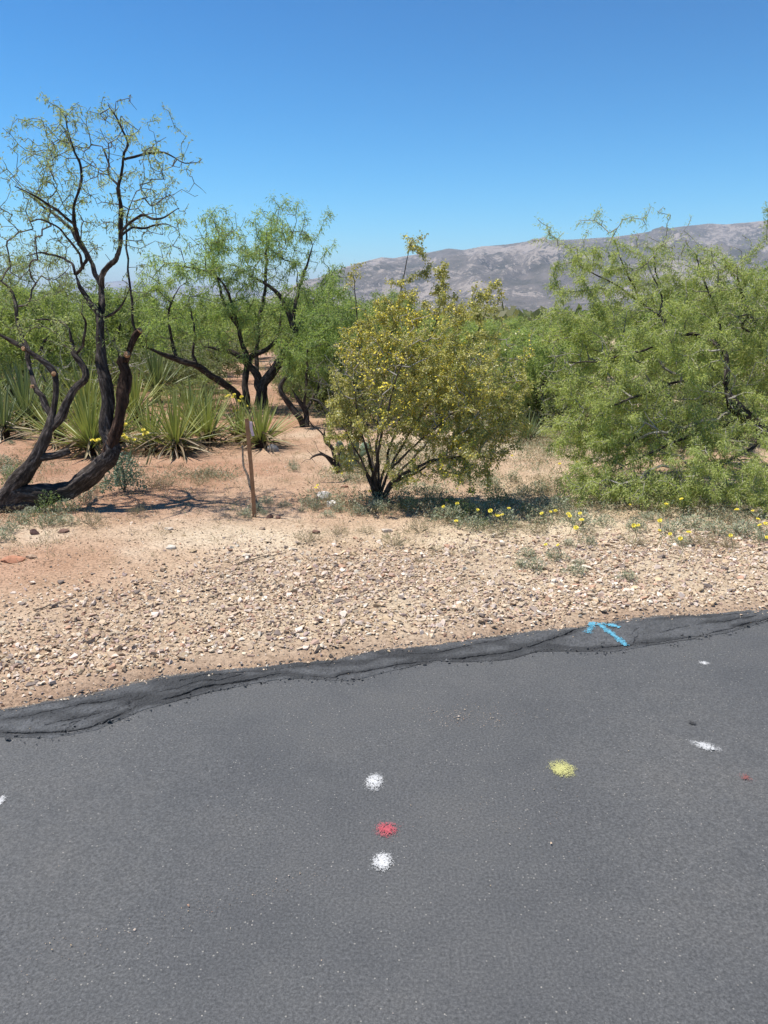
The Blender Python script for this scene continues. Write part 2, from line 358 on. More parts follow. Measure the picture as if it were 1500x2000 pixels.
PAL = 1.06*np.array([(0.54,0.43,0.31),(0.47,0.35,0.245),(0.41,0.285,0.22),(0.66,0.58,0.47),(0.28,0.22,0.185),(0.41,0.25,0.17),(0.52,0.39,0.25),(0.58,0.47,0.39),(0.36,0.27,0.24)])
PW = np.array([0.24,0.2,0.12,0.1,0.04,0.05,0.12,0.12,0.03]); PW = PW/PW.sum()
def rot_batch(n, tilt=0.5):
    a = rng.uniform(0, 2*math.pi, n); t = rng.normal(0, tilt, n); b = rng.normal(0, tilt, n)
    ca, sa, ct, st, cb, sb = np.cos(a), np.sin(a), np.cos(t), np.sin(t), np.cos(b), np.sin(b)
    Z0, O = np.zeros(n), np.ones(n)
    Rz = np.stack([ca,-sa,Z0, sa,ca,Z0, Z0,Z0,O], -1).reshape(n,3,3)
    Rx = np.stack([O,Z0,Z0, Z0,ct,-st, Z0,st,ct], -1).reshape(n,3,3)
    Ry = np.stack([cb,Z0,sb, Z0,O,Z0, -sb,Z0,cb], -1).reshape(n,3,3)
    return Rz@Rx@Ry
def scatter_hulls(P, S, C, tilt=0.3, HULL=HULL):
    n = len(P); v = rng.integers(0, len(HULL), n); Rm = rot_batch(n, tilt); Vs, Fs, Cs = [], [], []; off = 0
    for k, (hv, hf) in enumerate(HULL):
        s = np.where(v == k)[0]
        if not len(s): continue
        vv = np.einsum('nij,mj->nmi', Rm[s], hv)*S[s][:, None, None]+P[s][:, None]
        Vs.append(vv.reshape(-1, 3)); Fs.append((hf[None]+off+(np.arange(len(s))*len(hv))[:, None, None]).reshape(-1, 3))
        Cs.append(np.repeat(C[s], len(hv), 0)); off += len(s)*len(hv)
    return np.concatenate(Vs), np.concatenate(Fs), np.concatenate(Cs)
def stone_cols(n): return PAL[rng.choice(len(PAL), n, p=PW)]*rng.uniform(0.68, 1.18, (n, 1))
def gravel_density(x, y):
    d = y-y_out0(x); band = 1-sstep(-0.55, 0.75, (y-y_grav(x))+0.35*n2(x, y, 1.2, 3, 4.0))
    return band*sstep(0.03, 0.22, d+0.05*n2(x, y, 5, 2))
# coarse stones
n = 150000; P = np.stack([rng.uniform(-1, 1, n), np.sqrt(rng.uniform(2.4**2, 6.6**2, n))], -1); P[:, 0] *= 0.53*P[:, 1]+1.3
keep = rng.uniform(0, 1, n) < gravel_density(P[:, 0], P[:, 1])*np.clip(0.8+0.9*n2(P[:,0],P[:,1],1.5,3,8.), 0.12, 1); P = P[keep]
S = np.clip(rng.lognormal(math.log(0.0094), 0.56, len(P)), 0.0035, 0.036)
Pz = np.concatenate([P, (ground_z(P[:, 0], P[:, 1])+S*0.12+rng.uniform(0, 0.006, len(P)))[:, None]], 1); C = stone_cols(len(P))
order = np.argsort(-S/np.maximum(P[:, 1], 1) * (np.abs(P[:, 0]) < 0.5*P[:, 1]+0.05)); big, rest = order[:300], order[300:]
V, F, Cc = scatter_hulls(Pz[rest], S[rest], C[rest])
obj('gravel', mesh_np('gravel', V, F, Cc), 'stone', kind='stuff', label='tan and pink crushed gravel between the road and the dirt', cat='gravel')
sm = []
for k in range(24):
    hv, hf = HULL[k % 16]; sm.append(mesh_np('stone', hv, hf, np.repeat(stone_cols(1), len(hv), 0)))
for q in big:
    o = obj('stone', sm[rng.integers(24)], 'stone', ground); o.location = Pz[q]; o.scale = (S[q],)*3
    o.rotation_euler = (rng.normal(0, .35), rng.normal(0, .35), rng.uniform(0, 6.28))
# fine pebbles over the dirt
n = 165000; P = np.stack([rng.uniform(-1, 1, n), 2.5+rng.uniform(0, 1, n)**1.15*8.5], -1); P[:, 0] *= 0.53*P[:, 1]+1.3
d = P[:, 1]-y_out0(P[:, 0]); w = (d > 0.015)*np.clip(0.6+0.6*n2(P[:, 0], P[:, 1], 1.4, 4, 7.0), 0.08, 1)*(1-0.75*sstep(5.5, 9.5, P[:, 1]))
w *= 0.8+0.2*sstep(-0.6, 0.6, P[:, 0]+0.35*(P[:, 1]-5)+0.8*n2(P[:, 0], P[:, 1], 0.8))
P = P[rng.uniform(0, 1, n) < w]; S = np.clip(rng.lognormal(math.log(0.0056), 0.45, len(P)), 0.0028, 0.02)
Pz = np.concatenate([P, (ground_z(P[:, 0], P[:, 1])+S*0.25)[:, None]], 1)
V, F, Cc = scatter_hulls(Pz, S, stone_cols(len(P))*np.array([0.95, 0.93, 0.9]), HULL=HULL_S)
obj('fine_gravel', mesh_np('fine_gravel', V, F, Cc), 'stone', kind='stuff', label='fine pebbles strewn over the orange dirt', cat='gravel')
# stones spilled from the gravel onto the broken edge
n = 1000; xq = rng.uniform(-1.9, 2.4, n); yq = y_out(xq)-np.abs(rng.normal(0, .05, n))+.01; S = np.clip(rng.lognormal(math.log(0.0045), .5, n), .002, .014)
V, F, Cc = scatter_hulls(np.stack([xq, yq, lip_surface(xq, yq)+S*.25], -1), S, stone_cols(n)*.95)
obj('spilled_gravel', mesh_np('spilled_gravel', V, F, Cc), 'stone', kind='stuff', label='loose stones spilled on the broken asphalt edge', cat='gravel')
# dark crumbs broken off the asphalt edge
n = 1500; xq = rng.uniform(-1.9, 2.4, n); tq = rng.choice([0.0, 1.0], n, p=[.45, .55])+rng.normal(0, .07, n); yq = y_in(xq)+(y_out(xq)-y_in(xq))*tq; S = np.clip(rng.lognormal(math.log(0.004), .55, n), .0015, .016)
V, F, Cc = scatter_hulls(np.stack([xq, yq, np.maximum(lip_surface(xq, yq)*(tq < 1), 0)-.004*(tq > 1)+S*.25], -1), S, np.array([[.075, .075, .077]])*rng.uniform(.55, 1.5, (n, 1)))
obj('asphalt_crumbs', mesh_np('asphalt_crumbs', V, F, Cc), 'stone', kind='stuff', label='dark crumbs of asphalt along the broken road edge', cat='crumbs')
# grit lying on the asphalt
n = 700; P = np.stack([rng.uniform(-3, 3.5, n), rng.uniform(0.6, 4.2, n)], -1)
q = rng.normal(0, 1, (520, 2))*np.array([0.12, 0.05])+G(915, 1400)[:2]; l0, l1 = G(60, 1880)[:2], G(640, 1700)[:2]
tt = rng.uniform(0, 1, (220, 1)); q2 = l0+(l1-l0)*tt+rng.normal(0, 0.03, (220, 2)); q3 = rng.normal(0, 1, (90, 2))*np.array([0.12, 0.09])+G(1000, 1600)[:2]
P = np.concatenate([P, q, q2, q3]); P = P[P[:, 1] < y_in(P[:, 0])+0.1]; S = np.clip(rng.lognormal(math.log(0.0016), 0.5, len(P)), 0.0008, 0.007)
Pz = np.concatenate([P, (0.002+S*0.4+0.006*n2(P[:, 0], P[:, 1], .9, 2))[:, None]], 1)
V, F, Cc = scatter_hulls(Pz, S, stone_cols(len(P))*0.85, HULL=HULL_S)
obj('road_grit', mesh_np('road_grit', V, F, Cc), 'stone', kind='stuff', label='pale grit scattered on the grey asphalt', cat='grit')

# ---- single rocks one can point to
def rock(px, py, size, col, label, flat=0.6, cat='rock', seed=1, group=None, rz=0):
    r = random.Random(seed); bm = bmesh.new(); bmesh.ops.create_icosphere(bm, subdivisions=3, radius=1)
    A = np.array([v.co[:] for v in bm.verts])
    for k in range(9):                                   # chip flat facets off the ball
        nrm = np.array([r.gauss(0, 1), r.gauss(0, 1), r.gauss(0, 0.8)]); nrm /= np.linalg.norm(nrm); h = r.uniform(0.55, 0.8)
        s = A@nrm; A = A-np.outer(np.maximum(s-h, 0), nrm)
    A *= (1+0.07*fbm(A*2.6+seed*3.1, 3))[:, None]
    A = A*np.array([1, r.uniform(0.6, 0.8), flat])*size
    Fq = np.array([[v.index for v in f.verts] for f in bm.faces]); bm.free()
    g = G(px, py); g[2] = float(ground_z(g[0], g[1]))+size*flat*0.35
    c = np.array(col)*(1+0.2*fbm(A/size*2.2+seed, 3))[:, None]
    o = obj('rock', mesh_np('rock', A, Fq, c), 'rock', label=label, cat=cat, group=group, loc=g); o.rotation_euler.z = rz; return o
rock(632, 974, 0.085, (0.6, 0.56, 0.53), 'pale whitish rock left of the creosote base, the upper one of two', 0.65, seed=2)
rock(650, 988, 0.075, (0.62, 0.58, 0.54), 'pale whitish rock left of the creosote base, the lower one of two', 0.6, seed=5)
rock(618, 1042, 0.034, (0.2, 0.11, 0.085), 'small dark red-brown rock lying alone between stake and creosote', 0.7, seed=8)
rock(526, 1013, 0.034, (0.2, 0.12, 0.09), 'dark brown rock right beside the foot of the wooden stake', 0.8, seed=9)
rock(544, 1014, 0.028, (0.22, 0.13, 0.1), 'small brown rock second to the right of the wooden stake', 0.8, seed=10)
rock(512, 1036, 0.03, (0.36, 0.27, 0.2), 'low tan rock just in front of the wooden stake', 0.6, seed=11)
rock(68, 1048, 0.045, (0.12, 0.07, 0.06), 'dark maroon rock on the dirt below the leaning mesquite', 0.7, seed=12)
rock(125, 1046, 0.05, (0.2, 0.12, 0.09), 'flat brown rock right of the dark maroon rock', 0.4, seed=13)
rock(25, 1096, 0.085, (0.42, 0.2, 0.12), 'flat orange-red slab at the left edge of the dirt', 0.3, seed=14, rz=0.3)
rock(62, 1092, 0.04, (0.46, 0.32, 0.22), 'tan rock beside the orange-red slab', 0.5, seed=15)
rock(330, 1040, 0.04, (0.5, 0.42, 0.34), 'pale flat stone on the dirt left of the stake', 0.4, seed=16)
rock(335, 1072, 0.045, (0.56, 0.5, 0.42), 'whitish stone on the dirt below the pale flat stone', 0.4, seed=17)
rock(754, 1036, 0.05, (0.56, 0.47, 0.38), 'low cream rock on the gravel in front of the creosote', 0.45, seed=18)
rock(898, 975, 0.035, (0.62, 0.58, 0.52), 'small white stone in the plants under the creosote', 0.7, seed=19)
rock(535, 877, 0.085, (0.4, 0.37, 0.33), 'grey-white rock tucked under the yucca by the stake top', 0.8, seed=20)
rock(672, 950, 0.04, (0.38, 0.2, 0.14), 'reddish stone above the two whitish rocks', 0.5, seed=21)

# ---- fallen twigs on the gravel
def tube(pts, rad, sides=6, jitter=0.0):
    P = np.array(pts, float); n = len(P); rad = np.array(rad, float)
    T = np.gradient(P, axis=0); T /= np.linalg.norm(T, axis=1)[:, None]+1e-9
    up = np.array([0, 0, 1.0]) if abs(T[0, 2]) < 0.9 else np.array([1.0, 0, 0]); U = np.zeros_like(P)
    u = up-T[0]*(up@T[0]); u /= np.linalg.norm(u)
    for i in range(n):
        u = u-T[i]*(u@T[i]); u /= np.linalg.norm(u)+1e-9; U[i] = u
    B = np.cross(T, U); a = np.arange(sides)*2*math.pi/sides
    ring = U[:, None]*np.cos(a)[None, :, None]+B[:, None]*np.sin(a)[None, :, None]
    V = P[:, None]+ring*rad[:, None, None]
    i = np.arange(n*sides).reshape(n, sides); j = np.roll(i, -1, 1)
    F = np.stack([i[:-1], j[:-1], j[1:], i[1:]], -1).reshape(-1, 4)
    return V.reshape(-1, 3), F, ring.reshape(-1, 3)
def capped(V, F, n, s):
    """close both tube ends with a centre vertex (degenerate quads avoided by splitting the fan in quads)"""
    c0, c1 = V[:s].mean(0), V[-s:].mean(0); k = len(V); V = np.vstack([V, c0, c1]); X = []
    for a in range(0, s, 2):
        X.append([(a+2) % s, (a+1) % s, a, k]); b = (n-1)*s; X.append([b+a, b+(a+1) % s, b+(a+2) % s, k+1])
    return V, np.vstack([F, np.array(X)])
def stick(name, pxs, rad, m, label, cat, group=None, lift=0.01):
    P = []
    for p in pxs:
        g = G(p[0], p[1]); g[2] = float(ground_z(g[0], g[1]))+lift+(p[2] if len(p) > 2 else 0); P.append(g)
    P = np.array(P); t = np.linspace(0, 1, len(P)); tt = np.linspace(0, 1, 10); Q = np.stack([np.interp(tt, t, P[:, k]) for k in range(3)], -1)
    Q[1:-1] += rng.normal(0, rad*0.7, (8, 3)); base = Q[0].copy()
    V, F, _ = tube(Q-base, np.linspace(rad, rad*0.5, 10)); V, F = capped(V, F, 10, 6)
    return obj(name, mesh_np(name, V, F, None, True), m, label=label, cat=cat, group=group, loc=base)
tw = [((70,1190),(110,1178),(147,1160)),((400,1172),(418,1165),(432,1157)),((465,1100),(520,1085),(560,1078)),((575,1150),(600,1140),(650,1148)),((505,1145),(530,1146),(555,1140)),
      ((620,1125),(632,1124),(645,1123)),((655,1240),(668,1226),(682,1214)),((860,1190),(880,1188),(905,1196)),((545,1166),(553,1158),(560,1152)),((745,1132),(755,1128),(768,1131)),((200,1245),(215,1247),(232,1246)),((1180,1115),(1200,1110),(1218,1100))]
for t in tw: stick('fallen_twig', t, 0.005, 'dry_wood', 'thin dry brown twig lying on the gravel', 'twig', 'thin twigs scattered on the gravel')
stick('fallen_branch', [(1150,915,.03),(1172,908,.06),(1200,900,.1)], 0.02, 'pale_wood', 'pale broken branch lying under the right-hand mesquite', 'branch', lift=0.03)
stick('fallen_branch', [(1075,868,.0),(1100,882,.03),(1140,896,.0)], 0.008, 'dry_wood', 'thin dark branch on bare dirt left of the right-hand mesquite', 'branch')

# ================================================================== PAINT MARKS ON THE ROAD
def flecks(P, S, zfun, dz=0.004):
    n = len(P); k = 5; a = np.sort(rng.uniform(0, 2*math.pi, (n, k)), 1); r = S[:, None]*rng.uniform(0.5, 1.2, (n, k))
    x = P[:, :1]+r*np.cos(a); y = P[:, 1:2]+r*np.sin(a); z = zfun(x, y)+dz+rng.uniform(0, 0.0012, (n, 1))
    V = np.stack([x, y, z], -1).reshape(-1, 3); F = (np.arange(n)[:, None]*k+np.arange(k)[None])
    return V, F
def rz(x, y): return 0.006*n2(x, y, 0.9, 2)*(y < y_in(x)-0.2)+0.0
def dot(px, py, rx, ry, m, label, dens=1.0, shear=0.0, soft=0.5, irr=0.45):
    c = G(px, py)[:2]; ax = abs(G(px+rx, py)[0]-c[0]); ay = abs(G(px, py-ry)[1]-c[1])
    n = int(2700*dens); a = rng.uniform(0, 2*math.pi, n); r = np.abs(rng.beta(1.2, 1.9, n))**0.65*(1+soft*0.45*np.abs(rng.normal(0, 1, n))**1.5)
    r = r*(1+irr*n2(1.3*np.cos(a), 1.3*np.sin(a), 1.6, 3, px*.013))
    P = np.stack([c[0]+ax*r*np.cos(a)+shear*ay*r*np.sin(a), c[1]+ay*r*np.sin(a)], -1)
    kp = rng.uniform(0, 1, n) < np.clip(0.75+0.9*n2(P[:, 0], P[:, 1], 130, 2, 3.), 0.1, 1); P = P[kp]; r = r[kp]; n = len(P)
    V, F = flecks(P, rng.uniform(0.0008, 0.0026, n)**1.0*np.clip(1.45-0.75*r, 0.4, 1.4), rz)
    return obj('paint_mark', mesh_np('paint_mark', V, F), m, road, label=label)
dot(731, 1529, 18, 16, 'paint_white', 'white sprayed dot on the asphalt above the red dot', 1.0)
dot(755, 1622, 23, 15, 'paint_red', 'red sprayed dot between the two white dots', 0.62)
dot(747, 1685, 20, 18, 'paint_white', 'white sprayed dot below the red dot', 1.0)
dot(1097, 1503, 27, 17, 'paint_yellow', 'yellow sprayed dot on the right of the road', 1.25, soft=0.2)
dot(1378, 1458, 20, 12, 'paint_white', 'slanted white smear of paint at the right of the road', 0.8, shear=-0.55, irr=1.3)
dot(1375, 1295, 11, 4, 'paint_white', 'tiny white fleck of paint near the asphalt edge', 0.25)
dot(-3, 1566, 10, 12, 'paint_white', 'white sprayed dot cut by the left edge of the picture', 0.6)
dot(1456, 1518, 14, 9, 'paint_faded_red', 'faded dull red spot at the far right of the road', 0.1)
dot(1352, 1412, 8, 4, 'tar', 'small dark tar spot above the white smear', 0.22)
def stroke(a, b, w, n):
    A, B = G(*a)[:2], G(*b)[:2]; t = rng.uniform(-0.02, 1.02, n)[:, None]; d = B-A; nn = np.array([-d[1], d[0]])/np.linalg.norm(d)
    return A+d*t+nn*(np.clip(rng.normal(0, 0.5, (n, 1)), -1.15, 1.15)*w*(0.75+0.5*np.abs(np.sin(t*9+a[0]))))
Pa = np.concatenate([stroke((1222,1262), (1158,1212), 0.016, 1500), stroke((1209,1227), (1152,1212), 0.014, 850), stroke((1148,1238), (1162,1210), 0.017, 520), stroke((1150,1216), (1180,1213), 0.016, 380)])
V, F = flecks(Pa, rng.uniform(0.0015, 0.0048, len(Pa)), lambda x, y: lip_surface(x, y), 0.0035)
obj('paint_arrow', mesh_np('paint_arrow', V, F), 'paint_blue', road, label='light blue sprayed arrow pointing to the gravel')

# ================================================================== TREES: skeleton, limbs, twigs, leaves
def smooth_path(P, Rr, step):
    P = np.array(P, float); Rr = np.array(Rr, float); out = []; ro = []
    Q = np.vstack([2*P[0]-P[1], P, 2*P[-1]-P[-2]])
    for i in range(len(P)-1):
        p0, p1, p2, p3 = Q[i:i+4]; m = max(2, int(np.linalg.norm(p2-p1)/step))
        for t in np.arange(m)/m:
            out.append(0.5*((2*p1)+(-p0+p2)*t+(2*p0-5*p1+4*p2-p3)*t*t+(-p0+3*p1-3*p2+p3)*t**3)); ro.append(Rr[i]+(Rr[i+1]-Rr[i])*t)
    out.append(P[-1]); ro.append(Rr[-1]); return np.array(out), np.array(ro)
def limb_mesh(name, P, Rr, sides=14, rough=0.16, step=None, kink=1.0):
    step = step or max(0.012, Rr[0]*0.5); Q, r = smooth_path(P, Rr, step); n = len(Q)
    cr = np.stack([np.interp(np.arange(n), np.arange(0, n+7, 7), rng.normal(0, 1, len(np.arange(0, n+7, 7)))) for _ in range(3)], -1); cr[0] = 0; Q = Q+cr*(0.28*r[:, None]+0.003)*kink
    V, F, ring = tube(Q, r, sides)
    rr = np.repeat(r, sides); s = np.repeat(np.concatenate([[0], np.cumsum(np.linalg.norm(np.diff(Q, axis=0), axis=1))]), sides)
    L = np.stack([ring[:, 0]*1.9, ring[:, 1]*1.9, ring[:, 2]*1.9], -1); sd = float(Q[0, 0])*7
    nz = fbm(L+np.stack([s*1.6+sd, s*1.2, s*2.2], -1), 3)                        # furrows run along the stem
    ridge = np.abs(fbm(L*2.3+np.stack([s*2.0, s*2.5+sd, s*3.0], -1), 3))
    kn = np.clip(fbm(np.stack([s*5+sd, s*0+3, s*0], -1), 2), 0, 1)
    V = V+ring*(rr*(rough*1.5*nz-rough*1.6*(ridge-0.2)+0.25*rough*4*kn))[:, None]
    V, F = capped(V, F, n, sides); me = mesh_np(name, V, F, None, True)
    bk = np.vstack([np.concatenate([ring[:, :]*rr[:, None]*1.0+np.stack([s*.0, s*.0, s*.0], -1)+(s*0.14+sd)[:, None]], 1), np.zeros((2, 3))]).astype(np.float32)
    a = me.attributes.new('bk', 'FLOAT_VECTOR', 'POINT'); a.data.foreach_set('vector', bk.ravel())
    return me, Q, r
class Skel:
    def __init__(s): s.p = []; s.par = []; s.r = []; s.pl = []; s.fix = []
    def add(s, p, par, r=0.0, fix=False):
        s.p.append(np.array(p, float)); s.par.append(par); s.r.append(r); s.fix.append(fix)
        s.pl.append(0 if par < 0 else s.pl[par]+float(np.linalg.norm(s.p[-1]-s.p[par]))); return len(s.p)-1
    def path(s, Q, r, par=-1, fix=True, every=1):
        for q, rr in list(zip(Q, r))[::every]: par = s.add(q, par, rr, fix)
        return par
    def nearest(s, q): return int(np.argmin(np.linalg.norm(np.array(s.p)-q, axis=1)))
def grow(sk, A, seg=0.09, k=0.25, wander=0.2, up=0.15, minpl=0.0, straight=0.45):
    A = np.array(A, float); P0 = np.array(sk.p)
    A = A[np.argsort([np.linalg.norm(P0-a, axis=1).min() for a in A])]
    cap = len(sk.p)+len(A)*30; B = np.zeros((cap, 3)); L = np.zeros(cap); m = len(sk.p); B[:m] = P0; L[:m] = sk.pl
    L[:m][np.array(sk.pl) < minpl] += 99
    for a in A:
        dd = np.linalg.norm(B[:m]-a, axis=1); j = int(np.argmin(dd+k*L[:m])); d = dd[j]
        if d < 0.015: continue
        pd = sk.p[j]-sk.p[sk.par[j]] if sk.par[j] >= 0 else np.array([0, 0, 1.0]); pd = pd/(np.linalg.norm(pd)+1e-9)
        t1 = (pd*straight*min(1, .35/d)+np.array([0, 0, up]))*d; ns = max(1, int(round(d/seg))); prev = j; base = sk.p[j]; ph = rng.normal(0, 1, 3)
        for q in range(1, ns+1):
            t = q/ns; c = base+(a-base)*t+t1*t*(1-t)**2*2.2
            if q < ns: c = c+rng.normal(0, 1, 3)*wander*seg+ph*0.03*d*math.sin(math.pi*t)
            prev = sk.add(c, prev)
            if m < cap: B[m] = c; L[m] = sk.pl[-1]; m += 1
def radii(sk, tip=0.0018, e=2.4):
    n = len(sk.p); acc = np.zeros(n); r = np.array(sk.r); leafy = np.ones(n, bool); par = np.array(sk.par)
    for i in range(n-1, -1, -1):
        if not sk.fix[i]: r[i] = max(tip, acc[i]**(1/e)) if acc[i] > 0 else tip
        if par[i] >= 0: acc[par[i]] += r[i]**e if not sk.fix[i] else 0; leafy[par[i]] = False
    return r, leafy
def twig_mesh(name, sk, r, sides=4, org=None, rmax=1.0):
    P = np.array(sk.p); par = np.array(sk.par); e = [i for i in range(len(P)) if par[i] >= 0 and not sk.fix[i]]; e = np.array(e)
    A, Bp = P[par[e]], P[e]; ra = np.minimum(r[par[e]], r[e]*1.35); rb = r[e]
    T = Bp-A; T /= np.linalg.norm(T, axis=1)[:, None]+1e-9; A = A-T*0.3*ra[:, None]
    h = np.where(np.abs(T[:, 2:3]) < 0.9, np.array([[0, 0, 1.0]]), np.array([[1.0, 0, 0]])); U = np.cross(T, h); U /= np.linalg.norm(U, axis=1)[:, None]; Bn = np.cross(T, U)
    a = np.arange(sides)*2*math.pi/sides; ring = U[:, None]*np.cos(a)[None, :, None]+Bn[:, None]*np.sin(a)[None, :, None]
    V = np.concatenate([A[:, None]+ring*ra[:, None, None], Bp[:, None]+ring*rb[:, None, None]], 1)
    i = np.arange(sides); j = (i+1) % sides; f = np.stack([i, j, j+sides, i+sides], -1)
    F = (f[None]+(np.arange(len(e))*2*sides)[:, None, None]).reshape(-1, 4); V = V.reshape(-1, 3)
    return mesh_np(name, V if org is None else V-org, F, None, False)
def diamonds(P, D, L, Wd, C, bend=0.25):
    """one slim folded leaf of two triangles per point"""
    n = len(P); D = D/(np.linalg.norm(D, axis=1)[:, None]+1e-9); h = rng.normal(0, 0.75, (n, 3))+np.array([-0.25, -0.25, 0.95]); S = np.cross(D, h); S /= np.linalg.norm(S, axis=1)[:, None]+1e-9
    mid = P+D*L[:, None]*0.5; dr = np.zeros((n, 3)); dr[:, 2] = -bend*L
    V = np.stack([P, mid+S*Wd[:, None]*0.5, P+D*L[:, None]+dr, mid-S*Wd[:, None]*0.5], 1).reshape(-1, 3)
    F = np.arange(n*4).reshape(n, 4); return V, F, np.repeat(C, 4, 0)
def leaf_sites(sk, r, n, rmax, clump=None):
    P = np.array(sk.p); par = np.array(sk.par); e = np.array([i for i in range(len(P)) if par[i] >= 0 and not sk.fix[i] and r[i] <= rmax])
    ln = np.linalg.norm(P[e]-P[par[e]], axis=1)
    w = ln*np.clip(0.62+1.25*fbm(P[e]*2.6+3, 2), 0.06, 1.6) if clump is None else ln*clump(P[e]); w = w/w.sum()
    s = e[rng.choice(len(e), n, p=w)]; t = rng.uniform(0, 1, (n, 1)); Q = P[par[s]]*(1-t)+P[s]*t; D = P[s]-P[par[s]]; D /= np.linalg.norm(D, axis=1)[:, None]+1e-9
    return Q, D
def foliage(name, sk, r, n, per, L, Wd, cols, rmax=0.006, spread=0.9, droop=0.2, jit=0.012, org=None, clump=None, fan=True):
    Q, D = leaf_sites(sk, r, n, rmax, clump); cv = cols[rng.integers(0, len(cols), n)]*(1+0.22*fbm(Q*1.7, 2))[:, None]
    # every site carries a small spray of leaflets pointing the same general way
    sd = D*0.5+rng.normal(0, 1, (n, 3))*spread; sd /= np.linalg.norm(sd, axis=1)[:, None]+1e-9
    Q = np.repeat(Q, per, 0); S = np.repeat(sd, per, 0); k = np.tile(np.arange(per), n)[:, None]
    pos = Q+S*(k*(L*0.32) if fan else 0)+rng.normal(0, jit, Q.shape)
    dirs = S+rng.normal(0, 0.55, Q.shape); dirs[:, 2] -= droop
    LL = L*rng.uniform(0.7, 1.3, len(Q)); C = np.repeat(cv, per, 0)*rng.uniform(0.8, 1.2, (len(Q), 1))
    V, F, Cc = diamonds(pos, dirs, LL, Wd*rng.uniform(0.75, 1.25, len(Q)), C)
    return mesh_np(name, V if org is None else V-org, F, Cc)
def ell(spec, n, shell=0.35):
    w = np.array([s[3]*s[4]*s[5]*(s[6] if len(s) > 6 else 1) for s in spec]); pick = rng.choice(len(spec), n, p=w/w.sum()); out = []
    for q in pick:
        s = spec[q]; c = W(s[0], s[1], s[2]); v = rng.normal(0, 1, 3); v /= np.linalg.norm(v); u = rng.uniform(0, 1)**shell
        p = c+v*u*np.array(s[3:6]); p[2] = max(p[2], 0.05); out.append(p)
    return np.array(out)
def clumped(A, n, sig): return A[rng.integers(0, len(A), n)]+rng.normal(0, sig, (n, 3))
def PT(*pp): return [W(*p[:3]) for p in pp]

def build_tree(name, label, cat, base, limbs, att, tip, fol, sides=14, seg=0.09, k=0.25, wander=0.2, up=0.15, barkm='bark', twigm='twig_bark', shoots=(), rough=0.16, straight=0.45, tsides=4, group=None, bark_over={}, blunt=()):
    base = np.array(base, float); t = thing(name, label, cat, base, group); sk = Skel()
    for i, (P, Rr) in enumerate(limbs):
        if i not in blunt: Rr = list(Rr[:-1])+[min(Rr[-1], tip*1.8)]
        me, Q, r = limb_mesh('limb', np.array(P)-base, Rr, sides if Rr[0] > 0.015 else 8, rough)
        o = obj('trunk' if i < 2 and Rr[0] > 0.03 else 'limb', me, bark_over.get(i, barkm), t)
        par = -1
        if len(sk.p): par = sk.nearest(Q[0]+base)
        sk.path(Q+base, r, par, True, 1)
    grow(sk, att, seg, k, wander, up, straight=straight)
    r, _ = radii(sk, tip)
    obj('twigs', twig_mesh('twigs', sk, r, tsides, base), twigm, t, kind='stuff')
    for (nm, m, kw) in fol: obj(nm, foliage(nm, sk, r, org=base, **kw), m, t, kind='stuff')
    return t, sk, r

def cut_face(parent, p, nrm, rad):
    """pale sawn end of a limb"""
    n = Vector(nrm).normalized(); q = n.to_track_quat('Z', 'Y').to_matrix(); V = [(0, 0, 0.004)]; s = 12
    for k in range(s): a = k*2*math.pi/s; V.append((rad*math.cos(a)*random.uniform(.9, 1.1), rad*math.sin(a)*random.uniform(.9, 1.1), 0.003))
    for k in range(s): a = k*2*math.pi/s; V.append((rad*math.cos(a), rad*math.sin(a), -0.02))
    V = [q@Vector(v)+Vector(p)-parent.location for v in V]
    F = [(0, 1+k, 1+(k+1) % s) for k in range(s)]; F += [(1+k, 1+s+k, 1+s+(k+1) % s) for k in range(s)]+[(1+k, 1+s+(k+1) % s, 1+(k+1) % s) for k in range(s)]
    obj('cut_face', mesh_np('cut_face', np.array([v[:] for v in V]), np.array(F)), 'cut_wood', parent)

